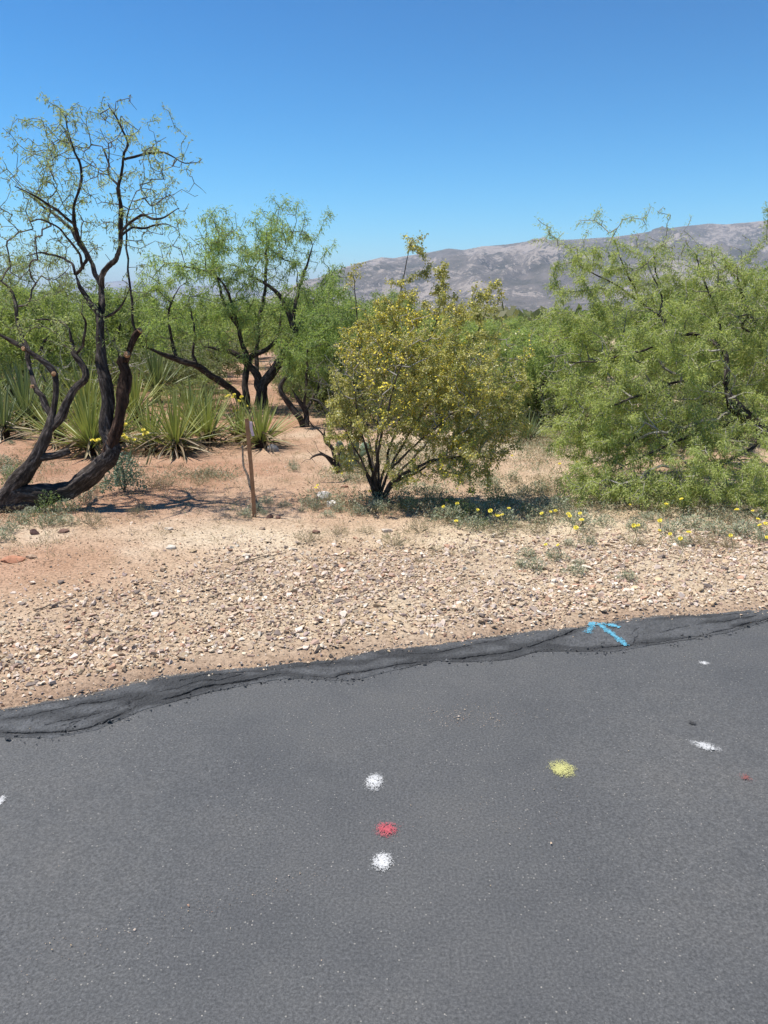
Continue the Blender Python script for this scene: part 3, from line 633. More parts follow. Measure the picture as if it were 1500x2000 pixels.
# ---------------- leaning pruned mesquite on the left
TA = 6.2
def ta(*pp): return PT(*[(p[0], p[1], TA+0.55*min(1, max(0, (890-p[1])/450))+(p[2] if len(p) > 2 else 0)) for p in pp])
PXM = 6.4/FPX
def rad(*w): return [x*PXM*0.5*(0.68 if w[0] > 14 else 0.72) for x in w]
limbsA = [
 (ta((-25,1004),(20,985),(60,972),(110,960),(150,940),(190,915),(216,888),(214,855),(208,830),(213,790),(211,745),(202,715),(199,685),(195,650),(197,624)), rad(62,54,50,48,46,46,46,36,34,30,28,26,22,21,20)),
 (ta((-10,1000),(20,968),(48,932),(70,897),(88,862),(98,830),(106,795),(108,760),(105,733),(92,715),(67,697),(43,680),(20,668),(-12,648,-.1)), rad(56,50,40,34,28,22,18,16,15,14,13,12,11,10)),
 (ta((205,893),(226,855),(238,815),(246,775),(243,735),(241,705),(246,692)), rad(32,32,30,28,27,27,26)),
 (ta((244,705),(253,684),(262,662),(272,646)), rad(20,17,16,15)),
 (ta((-20,1010),(40,988),(90,978),(132,967)), rad(46,42,34,22)),
 (ta((98,838),(115,818),(130,793),(147,755),(166,733),(158,712),(145,690),(143,663)), rad(22,20,20,19,19,15,13,12)),
 (ta((76,895),(100,890),(120,884),(134,879)), rad(22,20,17,14)),
 (ta((100,815),(85,785),(70,757),(60,717,.1),(50,675,.15),(35,635,.2),(33,600,.2),(20,565,.2),(-5,545,.2)), rad(16,14,13,12,11,10,9,8,7)),
 (ta((197,632),(193,615),(184,598),(170,584),(156,562),(147,534)), rad(16,15,14,13,13,12)),
 (ta((197,630),(200,600,.05),(198,556,.08)), rad(17,16,15)),
 (ta((198,560,.08),(188,534,.15),(176,508,.2),(164,484,.25),(140,452,.3),(112,425,.35),(80,398,.4),(45,375,.4)), rad(12,11,10,10,9,7,6,4)),
 (ta((198,560,.08),(203,534,.0),(212,518,-.05),(229,503,-.1),(235,480,-.15),(235,448,-.2),(236,400,-.2),(231,362,-.25),(240,312,-.3),(248,282,-.35),(232,240,-.4),(212,205,-.4)), rad(13,12,12,12,11,10,9,8,6,5,4,2.5)),
 (ta((147,536),(160,522,-.1),(169,506,-.15),(158,475,-.2),(146,440,-.3),(145,405,-.35),(155,365,-.4),(158,335,-.4),(140,280,-.4),(125,225,-.4)), rad(9,9,9,9,8,7,6,5,4,2.5)),
 (ta((147,536),(138,514),(118,503,.1),(85,495,.2),(50,500,.25)), rad(7,6,5,4,3)),
 (ta((235,452,-.2),(253,437,-.3),(277,420,-.4),(300,427,-.5),(322,423,-.6),(350,407,-.7)), rad(7,6.5,6,5,4,3)),
 (ta((235,460,-.2),(258,447,0),(283,446,.1),(312,436,.25),(345,445,.3)), rad(6,5,5,4,3)),
 (ta((231,362,-.25),(214,340,-.2),(211,318,-.1),(200,285,0)), rad(6,5,4,3)),
 (ta((240,312,-.3),(265,305,-.3),(300,297,-.2),(325,300,-.2),(355,315,-.2),(385,318,-.1)), rad(5,5,5,4,3,2)),
 (ta((146,440,-.3),(125,420,-.5),(90,395,-.6),(60,380,-.7),(30,365,-.8)), rad(6,6,5,4,2.5)),
 (ta((163,525),(150,490,-.3),(120,450,-.5),(85,430,-.6),(60,433,-.6)), rad(6,5,5,4,3)),
 (ta((264,650),(259,600,-.05),(253,550,-.05),(249,500,-.1),(247,440,-.1),(258,390,-.1)), rad(6,5.5,5,5,4,3)),
 (ta((143,668),(133,640),(105,625,.1),(70,625,.2)), rad(8,6,4.5,3)),
 (ta((150,690),(165,660,-.1),(168,630,-.15),(160,612,-.2)), rad(8,6,5,4)),
 (ta((206,620),(225,610,-.1),(240,595,-.15),(252,565,-.2)), rad(7,6,5,4)),
]
crownA = [(a_[0], a_[1], a_[2]+.5)+a_[3:] for a_ in [(190,350,6.1,.75,.7,.62), (90,390,6.3,.6,.7,.5), (300,380,6.0,.42,.6,.42), (60,500,6.4,.4,.6,.35), (230,270,6.0,.55,.5,.33), (130,270,6.1,.5,.5,.3), (330,330,5.9,.3,.4,.25),(250,480,6.1,.35,.5,.3,.6)]]
attA = np.vstack([ell(crownA, 640, 0.6), ell([(120,630,6.4,.5,.5,.3),(260,600,6.3,.25,.4,.3)], 46), np.array(ta((115,195),(122,230),(210,200),(222,215),(318,205,-.2),(350,255,-.2),(388,318),(395,370),(5,250),(25,290),(375,345),(300,230),(20,520,.2),(-10,480),(60,600,.3),(110,640,.2),(10,590)))])
baseA = W(-5, 998, TA); baseA[2] = 0.0
greenA = np.array([(0.3,0.36,0.19),(0.35,0.4,0.22),(0.4,0.43,0.24),(0.25,0.31,0.16)])
tA, skA, rA = build_tree('mesquite_tree', 'sparse pruned mesquite with dark leaning trunks at the left edge', 'tree', baseA, limbsA, attA, 0.0019,
    [('foliage', 'leaf', dict(n=2300, per=4, L=0.03, Wd=0.0085, cols=greenA, rmax=0.0042, spread=0.8, droop=0.1, jit=0.012))], sides=20, seg=0.06, k=0.12, wander=0.3, up=0.16, rough=0.33, bark_over={2: 'bark_red', 3: 'bark_red'}, blunt=(0, 2, 3, 4, 6, 9))
for (px, py, w, nv, dd) in [(248,691,15,(0.3,-0.7,0.7),-.045),(273,644,14,(.5,-.5,.7),0),(105,729,10,(.5,-.6,.6),-.02),(45,680,9,(.2,-.8,.5),-.02),(61,755,8,(-.6,-.8,0),-.02)]:
    cut_face(tA, W(px, py, TA+0.55*min(1, max(0, (890-py)/450))+dd-0.01), nv, w*PXM*0.4)

# ---------------- leafy mesquite behind the yuccas
TB = 13.2; SB = 13.5/FPX
def tb(*pp): return PT(*[(p[0], p[1], TB+(p[2] if len(p) > 2 else 0)) for p in pp])
def rb(*w): return [x*SB*0.5 for x in w]
limbsB = [
 (tb((517,806),(514,780),(513,750),(526,732),(542,710),(561,683),(573,662),(571,635),(563,606),(545,573),(515,551),(486,538)), rb(22,18,18,17,16,14,13,11,9,7,5,3.5)),
 (tb((512,760),(500,728),(478,706),(460,690),(430,682),(398,677)), rb(15,14,12,9,7,4)),
 (tb((484,800),(481,760,.2),(482,725,.3),(486,700,.3),(500,690,.3),(523,680,.4),(545,655,.5),(548,610,.6)), rb(14,13,12,11,10,8,7,4)),
 (tb((478,795),(462,775,-.2),(436,752,-.4),(410,730,-.6),(380,714,-.8),(350,706,-1.),(322,694,-1.2),(278,676,-1.4)), rb(14,13,13,12,11,10,8,5)),
 (tb((480,710),(476,680),(467,645),(455,625),(441,600),(432,575),(420,530),(410,480)), rb(9,8,8,7,6,5,4,3)),
 (tb((502,792),(503,745,.3),(502,690,.5),(503,640,.6),(515,580,.8),(520,500,.9),(528,450,.9)), rb(9,9,8,7,6,5,3)),
 (tb((574,660),(590,625,.2),(610,615,.3),(640,618,.4)), rb(8,6,5,3)), (tb((571,632),(580,580,.3),(595,530,.5),(610,480,.6)), rb(7,6,5,3)),
 (tb((345,705,-1),(335,660,-1),(330,610,-1.1),(350,560,-1.1)), rb(6,5,4,3)), (tb((385,716,-.8),(378,690,-.8),(378,640,-.8),(370,590,-.8)), rb(6,5,4,3)),
 (tb((467,645),(440,560,-.5),(400,530,-.6),(350,520,-.8)), rb(5,4,4,3)),
]
crownB = [(500,500,13.4,1.1,1.2,.85),(420,500,13.0,.9,1.1,.75),(580,560,13.4,.7,1.0,.7),(350,590,12.4,.8,.9,.65),(470,620,13.2,1.2,1.1,.55),(620,600,13.8,.5,.8,.6),(320,640,12.2,.5,.7,.4),(560,450,13.5,.6,.8,.5),(430,700,13.0,.5,.5,.25,.5),(590,650,13.3,.5,.7,.35),(640,540,13.6,.35,.6,.4),(300,540,12.6,.5,.7,.4)]
attB = np.vstack([ell(crownB, 700, 0.5), np.array(tb((530,388),(640,412,.3),(655,470),(505,415),(600,440),(380,430,-.5),(420,408),(460,415),(640,520),(660,560),(300,560,-1)))])
baseB = W(505, 806, TB); baseB[2] = float(ground_z(baseB[0], baseB[1]))
greenB = 1.5*np.array([(0.2,0.255,0.1),(0.22,0.28,0.1),(0.26,0.31,0.115),(0.15,0.21,0.075)])
tB, skB, rB = build_tree('mesquite_tree', 'leafy green mesquite with several dark trunks behind the yuccas', 'tree', baseB, limbsB, attB, 0.0035,
    [('foliage', 'leaf', dict(n=6600, per=5, L=0.06, Wd=0.0125, cols=greenB, rmax=0.009, spread=0.75, droop=0.25, jit=0.025))], sides=12, seg=0.14, k=0.15, wander=0.25, up=0.1)

# ---------------- thin half-bare mesquite between the leafy one and the creosote
TC = 11.2
def tcp(*pp): return PT(*[(p[0], p[1], TC+(p[2] if len(p) > 2 else 0)) for p in pp])
SC = 11.5/FPX
def rc(*w): return [x*SC*0.5 for x in w]
limbsC = [(tcp((592,838),(577,805),(560,775),(551,755),(560,735),(566,705)), rc(14,12,10,9,6,4)), (tcp((600,838),(596,806),(580,780),(570,762)), rc(12,10,7,5)),
 (tcp((597,802),(612,775,.2),(625,750,.3),(632,715,.3)), rc(7,6,4,3)), (tcp((648,830,.3),(646,805,.3),(625,788,.2),(595,772,.1)), rc(7,6,5,3)), (tcp((647,812,.3),(646,780,.3),(660,745,.4),(668,715,.5)), rc(6,5,4,3)), (tcp((594,800),(597,750),(600,700),(603,660)), rc(6,5,4,3))]
crownC = [(665,590,11.8,.3,.5,.4),(610,690,11.4,.55,.6,.5),(640,640,11.6,.5,.6,.45),(665,690,11.8,.4,.6,.5),(575,720,11.1,.25,.3,.2,.4)]
attC = ell(crownC, 170, .45); baseC = W(595, 838, TC); baseC[2] = 0
build_tree('mesquite_sapling', 'thin half-bare mesquite with forked stems left of the creosote', 'tree', baseC, limbsC, attC, 0.003,
    [('foliage', 'leaf', dict(n=3000, per=5, L=0.05, Wd=0.012, cols=greenB*0.9, rmax=0.007, spread=0.8, droop=0.2, jit=0.02))], sides=10, seg=0.12, k=0.15, wander=0.3)

# ---------------- big feathery mesquite on the right
TE = 7.6; SE = 7.8/FPX
def te(*pp): return PT(*[(p[0], p[1], TE+(p[2] if len(p) > 2 else 0)) for p in pp])
def re_(*w): return [x*SE*0.5*(0.8 if w[0] > 25 else 0.55) for x in w]
limbsE = [
 (te((1580,915,.4),(1540,880,.0),(1497,846,-.4),(1465,815,-.55),(1441,790,-.65),(1415,750,-.6)), re_(60,48,36,30,26,22)),
 (te((1590,920,.4),(1580,840,.5),(1560,760,.5),(1530,700,.4),(1490,650,.3),(1460,600,.2),(1440,540,.1)), re_(50,36,28,22,16,12,7)),
 (te((1416,752,-.6),(1420,725,-.6),(1413,690,-.55),(1392,667,-.4),(1360,653,-.25),(1333,653,-.3),(1313,643,-.35),(1290,615,-.3),(1293,583,-.3),(1275,540,-.3)), re_(18,16,14,12,11,10,9,8,6,4)),
 (te((1333,653,-.3),(1310,668,-.4),(1270,680,-.5),(1220,690,-.55),(1170,705,-.55),(1110,705,-.5)), re_(9,8,7,6,5,3)),
 (te((1440,788),(1400,760,-.2),(1340,745,-.4),(1270,765,-.6),(1200,790,-.7),(1140,800,-.7)), re_(14,11,9,7,5,3)),
 (te((1415,750),(1380,700,.2),(1320,640,.3),(1250,590,.35),(1190,550,.35),(1130,520,.3)), re_(14,11,9,7,5,3)),
 (te((1470,820),(1420,830,-.4),(1350,850,-.7),(1280,880,-.9),(1200,920,-1.)), re_(16,12,9,7,4)),
 (te((1500,850),(1460,880,-.5),(1400,910,-.9),(1340,940,-1.1)), re_(14,11,8,5)),
 (te((1490,650,.3),(1450,640,0),(1462,615,-.2),(1440,620,-.3)), re_(9,8,7,4)),
 (te((1413,690,-.1),(1400,620,0),(1380,560,.1),(1360,500,.1)), re_(9,7,6,4)), (te((1320,640,.3),(1290,560,.3),(1275,490,.3)), re_(7,5,4)), (te((1250,590,.35),(1220,520,.3),(1200,470,.2)), re_(6,5,3)),
]
crownE = [(1200,590,7.6,.68,.7,.48),(1330,560,7.8,.6,.7,.45),(1400,640,7.8,.8,.9,.65),(1130,680,7.3,.42,.6,.55),(1290,700,7.2,.8,.8,.6),(1200,800,7.1,.62,.7,.5),(1350,840,7.0,.8,.7,.5),
 (1240,950,6.4,.72,.35,.24,3.2),(1140,945,6.55,.32,.3,.2,3.),(1330,930,6.45,.5,.4,.3,2.),(1420,930,6.45,.55,.5,.4,1.8),(1490,960,6.3,.4,.4,.32,1.8),(1090,760,7.2,.25,.4,.45),(1180,510,7.6,.5,.5,.2,1.5),(1290,490,7.7,.45,.5,.2,1.5),(1400,530,7.9,.5,.5,.22,1.2),(1150,860,6.9,.45,.4,.3,1.6),(1300,860,6.9,.6,.4,.3,1.5),(1400,850,6.9,.45,.4,.3,1.3),(1080,640,7.5,.2,.35,.4,1.2),(1490,760,7.8,.5,.5,.6),(1480,620,7.9,.5,.8,.5),(1560,700,7.9,.6,.9,.8)]
attE = np.vstack([ell(crownE, 2600, 0.5), np.array(te((1050,428,-.1),(1062,470),(1090,480,.1),(1125,440,.1),(1170,412,.1),(1178,430),(1210,440),(1150,450),(1255,428),(1272,402),(1285,415),(1296,404),(1302,440),(1350,425,.2),(1335,450,.2),(1425,480,.1),(1450,460),(1468,480),(1495,405,.2),(1498,450,.2),(1085,520),(1070,560),(1380,480),(1040,470,-.1),(1230,425),(1320,470),(1400,500),(1100,455),(1140,470),(1160,430,.1),(1190,455),(1215,430),(1262,440),(1310,420),(1240,460),(1075,445,-.1),(1460,500),(1480,520),(1340,470)))])
baseE = W(1582, 918, TE+.4); baseE[2] = 0.0
greenE = 1.6*np.array([(0.235,0.27,0.1),(0.275,0.3,0.115),(0.31,0.33,0.14),(0.19,0.23,0.08)])
tE, skE, rE = build_tree('mesquite_tree', 'big feathery bright green mesquite filling the right side', 'tree', baseE, limbsE, attE, 0.0026,
    [('foliage', 'leaf', dict(n=56000, per=3, L=0.036, Wd=0.0066, cols=greenE, rmax=0.006, spread=0.75, droop=0.08, jit=0.018))], sides=14, seg=0.085, k=0.18, wander=0.24, up=0.3, twigm='twig_grey')

# ---------------- creosote bush in flower
TF = 6.5; SF = 6.7/FPX
def tf(*pp): return PT(*[(p[0], p[1], TF+(p[2] if len(p) > 2 else 0)) for p in pp])
def rf(*w): return [x*SF*0.5 for x in w]
limbsF = []
tips = [((735,978),(728,930),(715,880,-.1),(700,820,-.1),(690,740,-.1)),((735,978),(740,920),(735,870,.1),(745,780,.2),(760,680,.2),(775,600,.2),(790,530,.2),(803,470,.2)),((738,978),(760,920,-.1),(790,890,-.2),(820,860,-.3),(870,820,-.4),(930,760,-.4)),
 ((740,978),(765,945),(800,930,.1),(840,905,.3),(900,870,.4),(960,830,.5)),((735,978),(722,940,.1),(700,900,.2),(680,850,.3),(668,780,.3)),((738,978),(750,910,.1),(775,840,.2),(800,760,.3),(840,660,.3),(862,590,.3),(870,530,.3)),
 ((735,978),(735,900,-.2),(750,830,-.3),(770,750,-.4),(800,680,-.4)),((738,978),(770,900,.2),(830,800,.3),(900,700,.3),(940,630,.3),(962,560,.3)),((733,978),(715,920,-.2),(690,870,-.3),(665,830,-.3)),((738,978),(780,930,-.2),(850,900,-.3),(920,890,-.3),(975,900,-.2)),
 ((735,978),(728,900,.3),(712,800,.5),(705,700,.5),(695,600,.5),(690,540,.5)),((740,978),(775,930,.3),(850,850,.5),(940,770,.5),(1005,700,.4))]
for q, p in enumerate(tips): limbsF.append((tf(*p), rf(*np.linspace(6 if q % 3 else 8.5, 1.0, len(p)))))
crownF = [(730,800,6.4,.42,.4,.32),(700,700,6.5,.32,.4,.3),(790,700,6.4,.5,.5,.4),(890,760,6.3,.5,.5,.45),(960,720,6.6,.3,.4,.3),(840,850,6.3,.45,.4,.3),(920,880,6.2,.32,.35,.22),(820,610,6.6,.4,.4,.22),(920,620,6.7,.35,.35,.22),(740,610,6.6,.22,.3,.16),(870,555,6.75,.13,.15,.16,3.),(965,575,6.8,.1,.12,.13,4.),(690,545,6.9,.12,.12,.12,4.),(805,478,6.7,.1,.09,.1,7.),(835,520,6.7,.06,.06,.07,6.),(715,905,6.45,.28,.25,.12,1.6),(790,920,6.3,.3,.3,.1,1.4),(690,880,6.5,.15,.2,.15,1.3),(660,690,6.6,.1,.12,.14,2.),(1020,740,6.6,.08,.1,.12,2.),(770,550,6.7,.14,.2,.1),(680,840,6.4,.2,.3,.2),(1005,690,6.7,.17,.2,.28),(880,920,6.2,.3,.3,.13),(1000,780,6.5,.2,.3,.28,1.3),(970,850,6.4,.22,.3,.25,1.3),(950,920,6.3,.2,.25,.12,1.3),(670,760,6.5,.15,.3,.25,1.2),(760,660,6.4,.3,.3,.2),(850,690,6.2,.4,.3,.3,1.2)]
attF = ell(crownF, 1050, .45); attF = np.vstack([attF, clumped(attF, 850, 0.045)])
attF[:, 2] = np.maximum(attF[:, 2], 0.12)
baseF = W(736, 980, TF); baseF[2] = 0
oliveF = 1.6*np.array([(0.235,0.23,0.08),(0.275,0.26,0.095),(0.31,0.285,0.105),(0.195,0.2,0.07),(0.34,0.31,0.14)])
build_f = dict(n=17000, per=4, L=0.02, Wd=0.0115, cols=oliveF, rmax=0.0042, spread=0.9, droop=0.0, jit=0.012)
tF, skF, rF = build_tree('creosote_bush', 'creosote bush covered in small yellow flowers in the centre', 'bush', baseF, limbsF, attF, 0.0019,
    [('foliage', 'glossy_leaf', build_f)], sides=8, seg=0.07, k=0.22, wander=0.3, up=0.2, barkm='bark', twigm='twig_grey', rough=0.12)
def petals(name, sk, r, n, size, org, rmax=0.0045):
    Q, D = leaf_sites(sk, r, n, rmax, lambda p: np.clip(0.5+1.6*fbm(p*2.0+9, 2), 0.02, 2)); Q = Q+rng.normal(0, 0.014, Q.shape)
    ax = rng.normal(0, 1, Q.shape)+np.array([-0.3, -0.5, 0.9]); ax /= np.linalg.norm(ax, axis=1)[:, None]; h = rng.normal(0, 1, Q.shape); U = np.cross(ax, h); U /= np.linalg.norm(U, axis=1)[:, None]; Bn = np.cross(ax, U)
    V, F = [], []; k = 0; m = len(Q); a = np.arange(5)*2*math.pi/5; o = []
    for j in range(5):
        d = U*math.cos(a[j])+Bn*math.sin(a[j]); s = U*-math.sin(a[j])+Bn*math.cos(a[j])
        o.append(np.stack([Q, Q+d*size*.6+s*size*.38+ax*size*.15, Q+d*size+ax*size*.25, Q+d*size*.6-s*size*.38+ax*size*.15], 1))
    V = np.concatenate(o).reshape(-1, 3)-org; F = np.arange(len(V)).reshape(-1, 4); return mesh_np(name, V, F)
obj('flowers', petals('flowers', skF, rF, 6300, 0.0092, baseF), 'petal', tF, kind='stuff')

# ---------------- dead stub shrub and prickly pear left of the creosote
TD = 7.4; SDp = 7.6/FPX
def td(*pp): return PT(*[(p[0], p[1], TD+(p[2] if len(p) > 2 else 0)) for p in pp])
def rd(*w): return [x*SDp*0.5 for x in w]
limbsD = [(td((662,920),(652,895),(645,872),(635,856),(633,838)), rd(11,9,8,6,3)), (td((656,912),(640,895),(622,882)), rd(9,7,5)), (td((650,900),(630,888),(612,892),(604,898)), rd(6,5,4,2)), (td((664,918),(662,880,.2),(655,855,.3)), rd(8,6,4)), (td((645,872),(628,845),(610,830),(600,815)), rd(4,3,2.5,2))]
attD = np.array(td((588,905),(600,880),(610,860),(640,830),(622,820),(660,840,.2),(628,850),(616,905),(650,820,.2),(606,790),(598,845)))
baseD = W(660, 922, TD); baseD[2] = 0
build_tree('dead_shrub', 'small dead shrub of dark crooked stems beside the creosote', 'shrub', baseD, limbsD, attD, 0.002, [], sides=8, seg=0.06, k=0.2, wander=0.35)
def pad_mesh():
    bm = bmesh.new(); bmesh.ops.create_uvsphere(bm, u_segments=14, v_segments=10, radius=1)
    for v in bm.verts: v.co = Vector((v.co.x*(0.8+0.2*v.co.z)*0.085, v.co.y*0.018, v.co.z*0.105+0.1))
    me = bpy.data.meshes.new('pad'); bm.to_mesh(me); bm.free(); me.polygons.foreach_set('use_smooth', [True]*len(me.polygons)); return me
pc = thing('prickly_pear', 'grey-green prickly pear cactus half hidden behind the dead shrub', 'cactus', tuple(W(682, 908, 7.9)*np.array([1, 1, 0])))
pm = pad_mesh()
for (x, y, z, a, b, s) in [(0,0,.0,.2,.3,1),(.09,.03,.0,-.3,.9,.9),(-.1,.05,0,.25,-.5,.9),(.02,-.02,.17,.3,.2,.85),(.12,.03,.15,.4,-.6,.8),(-.06,.04,.16,-.35,.9,.8)]:
    o = obj('pad', pm, 'cactus', pc); o.location = (x, y, z); o.rotation_euler = (random.uniform(-.2, .2), a, b); o.scale = (s,)*3

# ================================================================== YUCCAS: each leaf its own piece
def blade_mesh(name, arc, col_a, col_b, seg=7, wid=0.0175, fold=0.35):
    t = np.linspace(0, 1, seg); w = wid*np.where(t < 0.3, 0.75+0.25*t/0.3, 1)*np.clip(1-((t-0.25)/0.75).clip(0)**1.6, 0.02, 1)
    x = t-0.06*arc*t*t; z = -arc*t*t
    V = []; C = []
    for i in range(seg):
        V += [(x[i], -w[i], z[i]+fold*w[i]), (x[i], 0, z[i]-0.002), (x[i], w[i], z[i]+fold*w[i])]
        c = np.array(col_a)*(1-t[i])+np.array(col_b)*t[i]; C += [c*1.15, c*0.92, c*1.15]
    F = []
    for i in range(seg-1):
        a = i*3; F += [(a, a+1, a+4, a+3), (a+1, a+2, a+5, a+4)]
    return mesh_np(name, np.array(V), np.array(F), np.array(C), True)
BL = [blade_mesh('leaf', a, ca, cb) for a, ca, cb in [(0.03,(0.3,0.33,0.11),(0.22,0.26,0.085)),(0.1,(0.33,0.35,0.12),(0.24,0.27,0.09)),(0.0,(0.24,0.28,0.09),(0.18,0.22,0.075)),(0.06,(0.4,0.4,0.16),(0.28,0.29,0.1)),(0.18,(0.27,0.3,0.1),(0.2,0.23,0.08))]]
BLG = [blade_mesh('leaf', a, ca, cb) for a, ca, cb in [(0.03,(0.2,0.24,0.13),(0.16,0.2,0.1)),(0.12,(0.24,0.27,0.14),(0.19,0.22,0.11)),(0.0,(0.15,0.19,0.09),(0.12,0.16,0.075))]]
BLD = [blade_mesh('dry_leaf', a, ca, cb, wid=0.026) for a, ca, cb in [(0.3,(0.2,0.14,0.08),(0.32,0.25,0.16)),(0.5,(0.14,0.09,0.055),(0.24,0.18,0.11)),(0.2,(0.3,0.24,0.15),(0.4,0.34,0.22))]]
def yucca(px, py, Y, Lm, nl, nd, label, leaves=BL, el=(12, 88), lean=0.0, seed=0, group=None, stem=0.12):
    r = random.Random(seed); b = W(px, py, Y); b[2] = float(ground_z(b[0], b[1])); t = thing('yucca', label, 'yucca', b, group)
    V, F, _ = tube([(0, 0, -.02), (0, 0, stem*0.6), (0.01, 0, stem+0.06)], [0.07, 0.075, 0.045], 10); V, F = capped(V, F, 3, 10); obj('stem', mesh_np('stem', V, F, None, True), 'bark_red', t)
    nl = int(nl*1.75); nd = int(nd*2.4)
    for i in range(nl):
        f = (i+0.5)/nl; e = math.radians(el[0]+(el[1]-el[0])*f**0.85+r.uniform(-7, 7)); a = i*2.39996+r.uniform(-.25, .25)
        o = obj('leaf', leaves[r.randrange(len(leaves))], 'blade', t); L = Lm*r.uniform(0.66, 1.0)
        o.rotation_euler = (r.uniform(-.5, .5), -e, a); o.rotation_mode = 'XYZ'
        o.location = (0.04*math.cos(a)+lean*0.02, 0.04*math.sin(a), stem*(0.45+0.6*f)); o.scale = (L, L*1.0*r.uniform(.8, 1.15), L)
    for i in range(nd):
        e = math.radians(r.uniform(-26, 14)); a = r.uniform(0, 6.283); o = obj('dry_leaf', BLD[r.randrange(3)], 'blade', t); L = Lm*r.uniform(0.45, 0.85)
        o.rotation_euler = (r.uniform(-1, 1), -e, a); o.location = (0.05*math.cos(a), 0.05*math.sin(a), r.uniform(0.06, stem*1.3+.05)); o.scale = (L, L, L)
        # lift the tip clear of the ground
    return t
yucca(180, 893, 9.0, 0.86, 78, 26, 'large yellow-green yucca seen between the two leaning trunks', seed=1, stem=0.16)
yucca(345, 893, 9.1, 0.74, 62, 30, 'yellow-green yucca with dead brown skirt right of the leaning trunk', seed=2, stem=0.16)
yucca(295, 885, 9.3, 0.66, 46, 20, 'half-hidden yucca crowded against the trunk by the yellow flowers', seed=3, stem=0.14)
yucca(405, 872, 9.7, 0.72, 54, 18, 'tall upright yucca between the skirted one and the stake', seed=4, el=(25, 88), stem=0.14)
yucca(510, 876, 9.5, 0.62, 64, 24, 'rounded green yucca just behind the wooden stake', seed=5, stem=0.12)
yucca(470, 868, 9.9, 0.55, 40, 18, 'smaller yucca left of the stake top', seed=6)
yucca(55, 838, 11.0, 0.95, 70, 26, 'dusty grey-green yucca at the left edge behind the mesquite', leaves=BLG, seed=7, stem=0.18)
yucca(-20, 830, 11.2, 0.85, 50, 16, 'grey-green yucca cut by the left picture edge', leaves=BLG, seed=8, stem=0.18)
yucca(170, 835, 11.3, 0.95, 60, 10, 'pale yucca standing behind the large one', seed=9, stem=0.2, el=(30, 88))
yucca(265, 830, 11.5, 0.85, 56, 10, 'pale yucca behind the sawn-off trunk', seed=10, stem=0.2, el=(25, 88))
yucca(308, 790, 14.5, 0.95, 70, 10, 'dark green yucca farther back above the others', leaves=BLG, seed=11, stem=0.3, el=(15, 88))
yucca(110, 872, 9.8, 0.7, 44, 20, 'yucca behind the left leaning trunk, left of the large one', seed=21, stem=0.14)
yucca(235, 872, 9.9, 0.72, 46, 16, 'yucca seen between the upright trunk and the sawn-off trunk', seed=22, stem=0.16)
yucca(10, 862, 10.2, 0.7, 44, 20, 'low grey-green yucca in front at the left edge', leaves=BLG, seed=23, stem=0.14)
yucca(375, 850, 10.6, 0.75, 44, 10, 'yucca in the second row behind the skirted one', seed=24, stem=0.16)
yucca(1030, 850, 9.6, 0.42, 46, 12, 'small dark green yucca right of the creosote', leaves=BLG, seed=12, stem=0.08)
yucca(985, 845, 9.9, 0.45, 14, 34, 'mostly dead brown yucca behind the creosote', seed=13, stem=0.12)

# ================================================================== SURVEY STAKE
def box_mesh(name, sx, sy, h, bev=0.002, taper=None):
    bm = bmesh.new(); bmesh.ops.create_cube(bm, size=1)
    for v in bm.verts: v.co = Vector((v.co.x*sx, v.co.y*sy, (v.co.z+0.5)*h))
    bmesh.ops.subdivide_edges(bm, edges=[e for e in bm.edges if abs(e.verts[0].co.z-e.verts[1].co.z) > h*0.5], cuts=10)
    for v in bm.verts: v.co.x += 0.004*math.sin(v.co.z*5)+random.uniform(-.0006, .0006)
    bmesh.ops.bevel(bm, geom=[e for e in bm.edges if e.calc_face_angle(0) > 1], offset=bev, segments=2, affect='EDGES')
    me = bpy.data.meshes.new(name); bm.to_mesh(me); bm.free(); return me
sb = G(497, 1011); st = thing('survey_stake', 'thin brown wooden survey stake standing in the dirt', 'stake', (sb[0], sb[1], float(ground_z(sb[0], sb[1]))-0.06))
o = obj('lath', box_mesh('lath', 0.031, 0.013, 0.86), 'stake_wood', st); o.rotation_euler = (0.02, -0.028, 0.25)
rv = [(0, 0, 0), (0.028, -.004, -.004), (0.03, -.006, -.06), (0.042, -.01, -.115), (0.02, -.012, -.12), (0.006, -.006, -.05)]
me = bpy.data.meshes.new('ribbon'); me.from_pydata([Vector(v)+Vector((-.01, -.012, .84)) for v in rv]+[Vector(v)+Vector((-.01, -.0135, .84)) for v in rv], [], [(0,1,2,5),(5,2,3,4),(11,8,7,6),(10,9,8,11)])
obj('ribbon', me, 'ribbon', st, label='short pale pink flagging ribbon')
P = [W(504, 1013, 6.22), W(497, 977, 6.3), W(487, 940, 6.42), W(479, 908, 6.5), W(473, 870, 6.6)]; P[0][2] = 0.0
me, Q, r_ = limb_mesh('dry_stick', np.array(P)-P[0], [0.011, 0.011, 0.01, 0.009, 0.007], 8, 0.1)
obj('dry_stick', me, 'dry_wood', label='thin dark dry stick leaning behind the wooden stake', cat='stick', loc=P[0])

